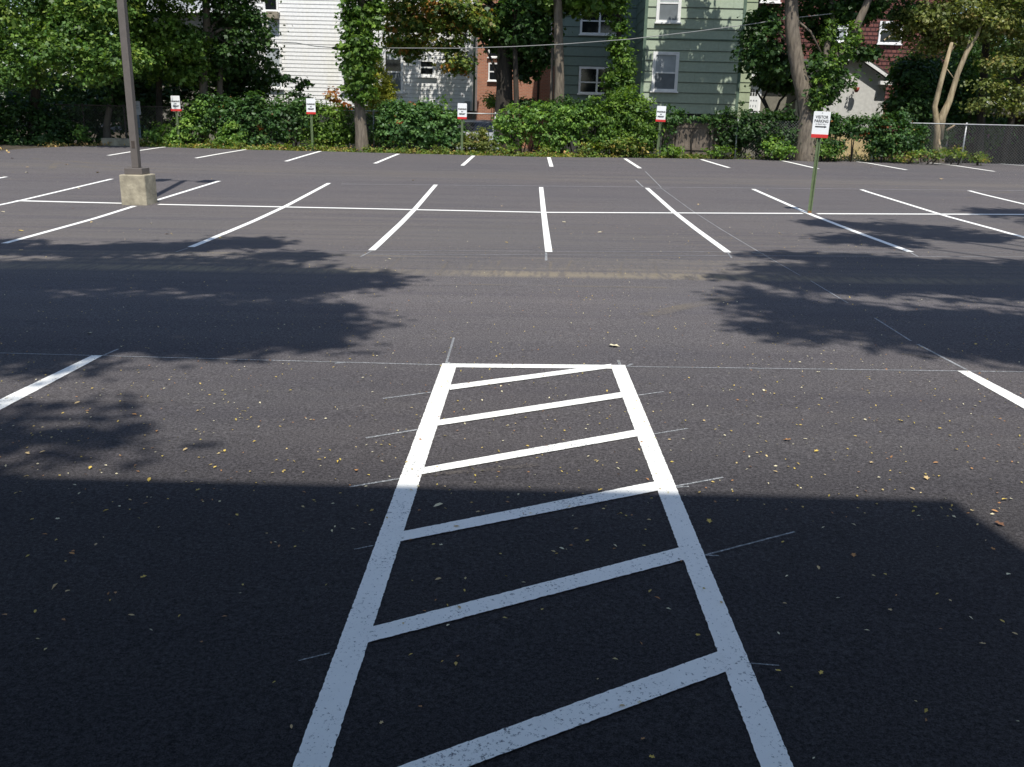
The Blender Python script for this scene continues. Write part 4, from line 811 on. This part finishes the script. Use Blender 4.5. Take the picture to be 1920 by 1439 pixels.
mb.tube([V(1782, 98, 36.9), V(1795, 78, 36.9)], [.04, .02], 6); mb.tube([V(1812, 98, 36.9), V(1820, 65, 36.9)], [.04, .015], 6); mb.tube([V(1790, 150, 36.9), V(1776, 130, 36.9)], [.02, .012], 5); mb.tube([V(1775, 245, 36.9), V(1790, 235, 36.9)], [.05, .03], 6)
mb.tube([V(1760, 262, 36.6), V(1765, 285, 36.4), V(1768, 292, 36.3)], [.05, .03, .02], 6)
mb.build('trunk', M['bark_pale'], st, True)
bl = [B(1740, 30, 37.6, 50, 26, 1.), B(1800, 20, 37.2, 50, 26, 1.), B(1780, 60, 37.6, 45, 22, .8), B(1745, 85, 38, 34, 16, .6), B(1860, 40, 37.3, 50, 30, 1.), B(1700, 50, 38.5, 30, 24, .7)]
tp = [B(1740, -70, 37.4, 80, 50, .9), B(1880, -70, 38, 90, 50, 2)]
tree('olive_leaved_tree', 'tree with olive-gold sunlit leaves above the two bare stems', 'tree', [gp(1838, 38.8), V(1842, 190, 38.8), V(1850, 60, 38.5), V(1850, -60, 38.2)], [.17, .15, .12, .09], bl+tp, 17000, .125, 'olive', M['bark_dark'], limbs_to(V(1850, 60, 38.4), bl[:4], .06), clump=.34)
bl = [B(1880, 120, 37, 38, 16, .8), B(1850, 160, 36.9, 34, 14, .7), B(1900, 175, 36.8, 36, 14, .7), B(1850, 195, 36.8, 36, 12, .6), B(1900, 205, 36.7, 30, 8, .5), B(1905, 80, 37.4, 35, 26, .9), B(1980, 120, 37, 60, 90, 2)]
tree('olive_leaved_tree', 'low layered olive branches reaching in from the right edge', 'tree', [gp(1880, 38.2), V(1895, 230, 38), V(1925, 120, 37.6), V(1950, -20, 37.5)], [.14, .12, .10, .08], bl+[B(1990, -40, 37, 90, 60, 2.4)], 13000, .115, 'olive', M['bark_dark'], limbs_to(V(1915, 160, 37.6), bl[:5], .05), clump=.3)
shrub('understory_bush', 'dark undergrowth behind the chain-link fence at the right edge', 'bush', [B(1790, 200, 41, 60, 60, .8), B(1860, 240, 39.5, 26, 40, .6), B(1780, 150, 41.5, 70, 60, .8), B(1840, 90, 42.5, 60, 60, .9)], 9500, .17, 'dark', 5, clump=.3)
# backdrop woods
def woods(name, label, blobs, n, size): 
    o = leaves(name, blobs, n, size, 'dark', None, .9, 20, shell=.2); tag(o, label, 'woods', kind='stuff'); return o
woods('distant_woods', 'dense dark woods rising behind the houses and closing off the sky', [B(px, py, 66+random.uniform(-3, 3), 130, 70, 2.5) for px in range(-700, 2800, 150) for py in (-260, -160, -60, 50, 160)], 52000, .8)
woods('distant_woods', 'second darker belt of woods farther off behind the first', [B(px, py, 76, 150, 80, 2.5) for px in range(-900, 3000, 150) for py in (-200, -90, 30, 150)], 42000, 1.0)
# ground cover along the kerb
bl = []
for px in range(270, 1720, 22):
    y0 = lot_edge(X(px, 290, 35.5)); yy_ = y0+.42+random.uniform(-.1, .25); x = X(px, 290, yy_)
    bl.append((x, yy_, ez(x, yy_)+.05, .36, .34, random.choice([.06, .10, .2, .30, .42])))
o = leaves('ground_cover', bl, 19000, .085, 'cover', None, .16, 12, shell=.1); tag(o, 'yellow-green ivy and grass creeping along the far edge of the asphalt', 'ground cover', kind='stuff')
bl = [(x, lot_edge(x)+1.3, ez(x, lot_edge(x)+1.3), .6, .7, .12) for x in np.arange(-19, 20, .7)]
o = leaves('leaf_mulch', bl, 9000, .1, 'dry', None, .2, 12, shell=.1, mat=M['litter']); tag(o, 'fallen leaves and dry ivy under the fence', 'leaf litter', kind='stuff')
# ================================================================== trees beyond the frame that shade the lot
def shade_tree(label, patches, heights, n, base, up=0):
    bl = []
    for px, py, rx, ry in patches:
        g = G(px, py); h = random.choice(heights); k = h/math.sin(el)
        c = g-SUND*k; bl.append((c.x, c.y, c.z, rx, ry, min(.55, ry)))
    m = Vector((sum(b[0] for b in bl)/len(bl), sum(b[1] for b in bl)/len(bl), min(b[2] for b in bl)-.5))
    b0 = Vector(base); b0.z = gz(b0.x, b0.y)-.1; fk = Vector((b0.x*.8+m.x*.2, b0.y*.8+m.y*.2, 3.4))
    lim = [([fk, fk.lerp(Vector(b[:3]), .5)+Vector((0, 0, .5)), Vector(b[:3])], [.13, .08, .02]) for b in bl]
    return tree('oak_tree', label, 'tree', [b0, b0.lerp(fk, .5), fk, fk+Vector((0, 0, 3))], [.35, .28, .22, .12], bl, n, .17, 'mid', M['bark_grey'], lim, clump=.30, shell=.15)
L = [(60, 520, 1.3, 1.6), (200, 510, 1.3, 1.5), (340, 510, 1.3, 1.5), (470, 520, 1.2, 1.2), (560, 530, 1.1, 1.0), (80, 580, 1.2, 1.0), (220, 590, 1.1, 1.1), (360, 595, 1.0, 1.0), (480, 590, .9, .8), (560, 600, .7, .6), (640, 525, .8, .5), (700, 530, .35, .25), (580, 640, .45, .22), (420, 645, .6, .45),
     (-150, 540, 1.8, 2.0), (-350, 520, 2., 2.), (60, 645, 1.0, .45), (-140, 650, 1.2, .5), (190, 642, .7, .35), (285, 690, .4, .05), (70, 690, .4, .08), (90, 762, .36, .07), (20, 800, .34, .14), (130, 820, .42, .11), (255, 785, .2, .06), (235, 830, .32, .07), (40, 845, .34, .06), (310, 828, .2, .05), (-150, 790, .7, .3), (460, 455, .8, .5), (120, 470, 1.3, .5), (300, 465, 1.0, .5), (540, 480, .7, .4), (-100, 460, 1.5, .8)]
shade_tree('oak beyond the left edge of the photo shading the left of the lot', L, [12.5, 13., 13.5], 40000, (-10.5, 1.5, 0))
Rr = [(1430, 505, .4, .2), (1500, 520, .7, .6), (1560, 520, 1.2, 1.2), (1680, 520, 1.3, 1.4), (1800, 520, 1.3, 1.6), (1920, 520, 1.5, 1.7), (2050, 540, 1.6, 2.), (1460, 570, .5, .5), (1560, 590, .8, .6), (1660, 605, .9, .6), (1780, 605, 1.1, .8), (1900, 620, 1.0, .7), (1370, 520, .3, .12), (1500, 480, .8, .35), (1620, 450, .9, .7), (1570, 420, .6, .6), (1700, 430, 1.1, 1.), (1800, 445, 1.0, .6), (1900, 400, .9, .8), (1640, 490, .8, .5), (1830, 650, .5, .2), (1920, 665, .7, .25), (2050, 640, 1.4, .7), (2050, 420, 1.6, 1.5), (2250, 520, 2., 2.), (1400, 545, .2, .12), (1440, 615, .25, .12), (1500, 628, .4, .12), (1700, 640, .5, .14)]
shade_tree('oak beyond the right edge of the photo shading the right of the lot', Rr, [12.5, 13., 13.5], 40000, (15.5, 1.0, 0))
# ================================================================== FALLEN LEAVES
def leaf_proto(kind):
    mb = MB()
    if kind == 0: P = [(0, -.5, 0), (.22, -.1, .10), (.16, .3, .12), (0, .5, .02), (-.2, .25, .14), (-.24, -.15, .08)]
    elif kind == 1: P = [(0, -.5, .02), (.14, 0, .16), (.05, .5, .05), (-.12, .1, .18)]
    else: P = [(0, -.5, .03), (.16, -.25, .1), (.42, -.1, .16), (.2, .1, .08), (.3, .42, .14), (0, .5, .05), (-.26, .38, .16), (-.16, .08, .08), (-.42, -.06, .18), (-.15, -.22, .1)]
    n = len(P); mb.v = [(0, 0, .01)]+P
    for i in range(n): mb.f.append((0, 1+i, 1+(i+1) % n))
    return mb
def leafcol(name, c):
    return flat(name, c, .65, .3, 30)
LM = [leafcol('leaf_yellow', (.62, .44, .09)), leafcol('leaf_tan', (.58, .42, .20)), leafcol('leaf_orange', (.45, .22, .07)), leafcol('leaf_pale', (.72, .64, .42)), leafcol('leaf_brown', (.16, .075, .035))]
protos = {}
def drop(px, py, size, k, m, label=None, group=None, rot=None, cat='leaf', name='fallen_leaf'):
    key = (k, m)
    if key not in protos:
        mb = leaf_proto(k); me = bpy.data.meshes.new('fallen_leaf'); me.from_pydata(mb.v, [], mb.f); me.materials.append(LM[m]); protos[key] = me
    g = G(px, py); o = bpy.data.objects.new(name, protos[key]); COL.objects.link(o)
    o.location = (g.x, g.y, g.z+.008); s = size*g.y/F; o.scale = (s, s, s*.8); o.rotation_euler = (random.uniform(-.2, .2), random.uniform(-.2, .2), rot if rot is not None else random.uniform(0, 6.28))
    shade = g.y < sh_e.y and g.x < 2.3
    tag(o, label or ('small dry leaf lying in the straight-edged building shadow' if shade else 'small dry leaf lying on the sunlit part of the near asphalt'), cat, group or ('leaves in the building shadow' if shade else 'leaves on the sunlit asphalt'))
z4 = [(308, 1092, 20), (382, 1115, 11), (25, 1250, 14), (740, 1252, 12), (850, 1335, 8), (597, 662, 12), (672, 637, 8), (732, 600, 6), (732, 655, 7), (818, 621, 8), (323, 708, 7), (180, 711, 6), (895, 755, 6), (582, 813, 8), (540, 852, 8), (405, 903, 11), (370, 947, 6), (253, 795, 9), (1333, 685, 7), (810, 1035, 10), (650, 1125, 11), (620, 1168, 8), (1010, 1256, 9), (1367, 1080, 7), (200, 1230, 9), (508, 418, 10), (595, 406, 7), (840, 487, 12), (1430, 272, 11), (1265, 323, 9), (815, 236, 7), (882, 212, 9), (755, 118, 9), (1112, 98, 9), (435, 53, 10), (490, 98, 8), (1900, 385, 12), (1043, 316, 10), (1353, 118, 8), (1113, 545, 8), (1408, 440, 7), (1210, 415, 7), (1798, 373, 7), (240, 330, 10), (155, 337, 9), (1500, 790, 5), (1525, 842, 6), (1660, 865, 6)]
z6 = [(585, 262, 12), (750, 325, 8), (648, 397, 8), (520, 440, 8), (628, 423, 6), (482, 508, 8), (1290, 537, 10), (1810, 597, 13), (1755, 663, 10), (148, 722, 12), (960, 740, 9), (790, 757, 8), (762, 983, 11), (585, 1032, 11), (873, 1155, 10), (1200, 1140, 9), (1430, 1133, 11), (1503, 1168, 8), (1165, 1221, 8), (1795, 1285, 12), (1867, 1356, 11), (85, 1362, 9), (1035, 1337, 9), (1683, 1412, 10), (1830, 1020, 13), (1060, 390, 8), (308, 605, 8), (960, 914, 11), (563, 838, 7), (1137, 1020, 8), (1745, 878, 8), (1703, 830, 6), (690, 257, 7), (120, 153, 7), (272, 212, 8), (1370, 478, 12), (1535, 315, 8), (1423, 390, 8), (1625, 423, 6), (980, 578, 7), (1775, 292, 6), (1448, 197, 6), (1025, 148, 5), (1222, 153, 9), (970, 240, 5)]
z5 = [(545, 992, 17), (770, 1028, 7), (560, 1215, 7), (520, 1212, 7), (895, 1265, 6), (545, 1408, 11), (1320, 1125, 11), (1240, 1235, 9), (1210, 1265, 7), (1730, 1073, 7), (1600, 1050, 7), (1710, 1128, 7), (648, 1110, 10), (1025, 1427, 8), (65, 1125, 8), (85, 793, 9), (152, 820, 8), (655, 402, 6), (690, 450, 7), (937, 540, 5), (980, 530, 6), (695, 617, 6), (1255, 570, 5), (1125, 603, 5), (1430, 738, 6), (1240, 800, 5), (885, 803, 5), (1845, 620, 6), (1455, 905, 9), (1100, 724, 6)]
z7 = [(198, 1133, 10), (915, 1100, 9), (1145, 558, 10), (1397, 613, 8), (1443, 322, 9), (1255, 210, 9), (1440, 163, 9), (1533, 180, 11), (1575, 45, 7)]
z8 = [(562, 105, 11), (883, 402, 9), (433, 468, 9), (280, 965, 11), (424, 937, 9), (445, 1230, 8), (520, 1376, 11), (1525, 685, 10), (1862, 703, 10), (1805, 1383, 7), (1575, 148, 7), (1070, 140, 8), (1525, 387, 8), (88, 752, 6)]
allp = [(x/3, 740+y/3, s) for x, y, s in z4]+[(1280+x/3, 740+y/3, s) for x, y, s in z6]+[(640+x/3, 620+y/3, s) for x, y, s in z5]+[(500+x/4.245, 1100+y/4.245, s) for x, y, s in z7]+[(1100+x/4.245, 1100+y/4.245, s) for x, y, s in z8]
for x, y, s in allp: drop(x, y, s*1.3, random.choice([0, 0, 1, 2]), random.choice([0, 0, 0, 1, 1, 2, 3]))
drop(1874, 986, 21, 2, 4, 'large curled brown leaf at the right edge beside the shadow corner', 'single leaves', .6, name='brown_leaf')
drop(1152, 651, 22, 2, 3, 'crumpled pale leaf with a long stem lying beyond the hatched aisle', 'single leaves', 1.2, name='crumpled_leaf')
drop(939, 726, 7, 0, 3, 'pale pebble-like leaf between the first two hatch bars', 'single leaves', 0)
drop(1432, 734, 9, 0, 3, 'pale scrap right of the aisle below the layout line', 'single leaves', 0, 'litter scrap')
# litter stuff
n = 3000; px = RS.rand(n); P = []; 
xy = []
for i in range(n):
    u = RS.rand(); y = (2.6+30*u) if RS.rand() < .4 else 4.2+abs(RS.randn())*5.5
    if y > 34: continue
    x = RS.uniform(-.58, .58)*y*1.05
    xy.append((x, y, gz(x, y)+.008))
for i in range(420):                          # denser drift at the far kerb and mid right
    x = RS.uniform(1, 16); y = lot_edge(x)-abs(RS.randn())*1.4; xy.append((x, y, gz(x, y)+.009))
for i in range(260):
    x = RS.normal(3.6, 2.2); y = RS.normal(16.5, 1.5); xy.append((x, y, gz(x, y)+.009))
P = np.array(xy); m = len(P); Nn = np.array([0, 0, 1.])+RS.randn(m, 3)*.25
lc = np.array([(.70, .50, .14), (.78, .60, .28), (.45, .22, .09), (.85, .76, .50), (.55, .42, .10)])[RS.randint(0, 5, m)]*(.65+.35*RS.rand(m, 1))
o = leaf_mesh('leaf_litter', P, Nn, .017, lc, M['litter']); tag(o, 'tiny yellow leaflets and flecks strewn across the asphalt', 'leaf litter', kind='stuff')
# bigger ones in the distance
dist = [(850-0, 0, 0)]
zz2 = [(450/3, 0, 0)]
for (x, y, s) in [(14/3, 260+415/3, 9), (118/3, 260+522/3, 11), (118/3, 260+632/3, 8), (515/3, 260+473/3, 8), (850/3, 260+480/3, 8), (940/3, 260+540/3, 8), (965/3, 260+537/3, 7), (1240/3, 260+562/3, 8), (1455/3, 260+567/3, 6), (150/3, 260+193/3, 8), (70/3, 260+113/3, 7), (155/3, 260+163/3, 6), (375/3, 260+148/3, 6), (550/3, 260+193/3, 10), (710/3, 260+178/3, 7), (445/3, 260+283/3, 6), (410/3, 260+395/3, 6), (505/3, 260+1100/3, 14), (640+270/3, 260+680/3, 8), (640+443/3, 260+643/3, 6), (640+927/3, 260+587/3, 7), (640+1452/3, 260+530/3, 8), (640+902/3, 260+382/3, 5), (640+1253/3, 260+473/3, 7), (640+403/3, 260+237/3, 5), (1280+88/3, 260+373/3, 6), (1280+545/3, 260+535/3, 7), (1280+1455/3, 260+230/3, 9), (1280+1057/3, 260+162/3, 6), (1280+1647/3, 260+1162/3, 7), (1280+760/3, 260+1320/3, 8)]:
    drop(x, y, s*1.1, random.choice([0, 2]), random.choice([1, 3, 3, 0, 4]), 'curled leaf lying far out among the stall lines or in the driving aisle', 'leaves out on the lot')
# ================================================================== CAMERA, LIGHT, WORLD
cam = bpy.data.cameras.new('camera'); co = bpy.data.objects.new('camera', cam); COL.objects.link(co)
R = Matrix(((camR[0], camU[0], -cf[0]), (camR[1], camU[1], -cf[1]), (camR[2], camU[2], -cf[2])))
co.matrix_world = R.to_4x4(); cam.sensor_width = 36; cam.sensor_fit = 'HORIZONTAL'; cam.lens = F/1920*36; cam.clip_end = 3000; cam.clip_start = .05
S.camera = co
sun = bpy.data.lights.new('sun', 'SUN'); so = bpy.data.objects.new('sun', sun); COL.objects.link(so)
sun.energy = 5.0; sun.angle = math.radians(.53); sun.color = (1., .97, .91); so.rotation_euler = SUND.to_track_quat('-Z', 'Y').to_euler()
W_ = bpy.data.worlds.new('World'); S.world = W_; W_.use_nodes = True; nt = W_.node_tree
sky = nt.nodes.new('ShaderNodeTexSky'); sky.sky_type = 'NISHITA'; sky.sun_disc = False; sky.sun_elevation = el; sky.sun_rotation = math.atan2(-hx, -hy); sky.air_density = 1.; sky.dust_density = 1.; sky.ozone_density = 2.2
nt.links.new(sky.outputs[0], nt.nodes['Background'].inputs['Color']); nt.nodes['Background'].inputs['Strength'].default_value = .15
S.view_settings.view_transform = 'Standard'; S.view_settings.look = 'None'; S.view_settings.exposure = 0
S.render.engine = 'CYCLES'; S.cycles.max_bounces = 6; S.cycles.transparent_max_bounces = 4
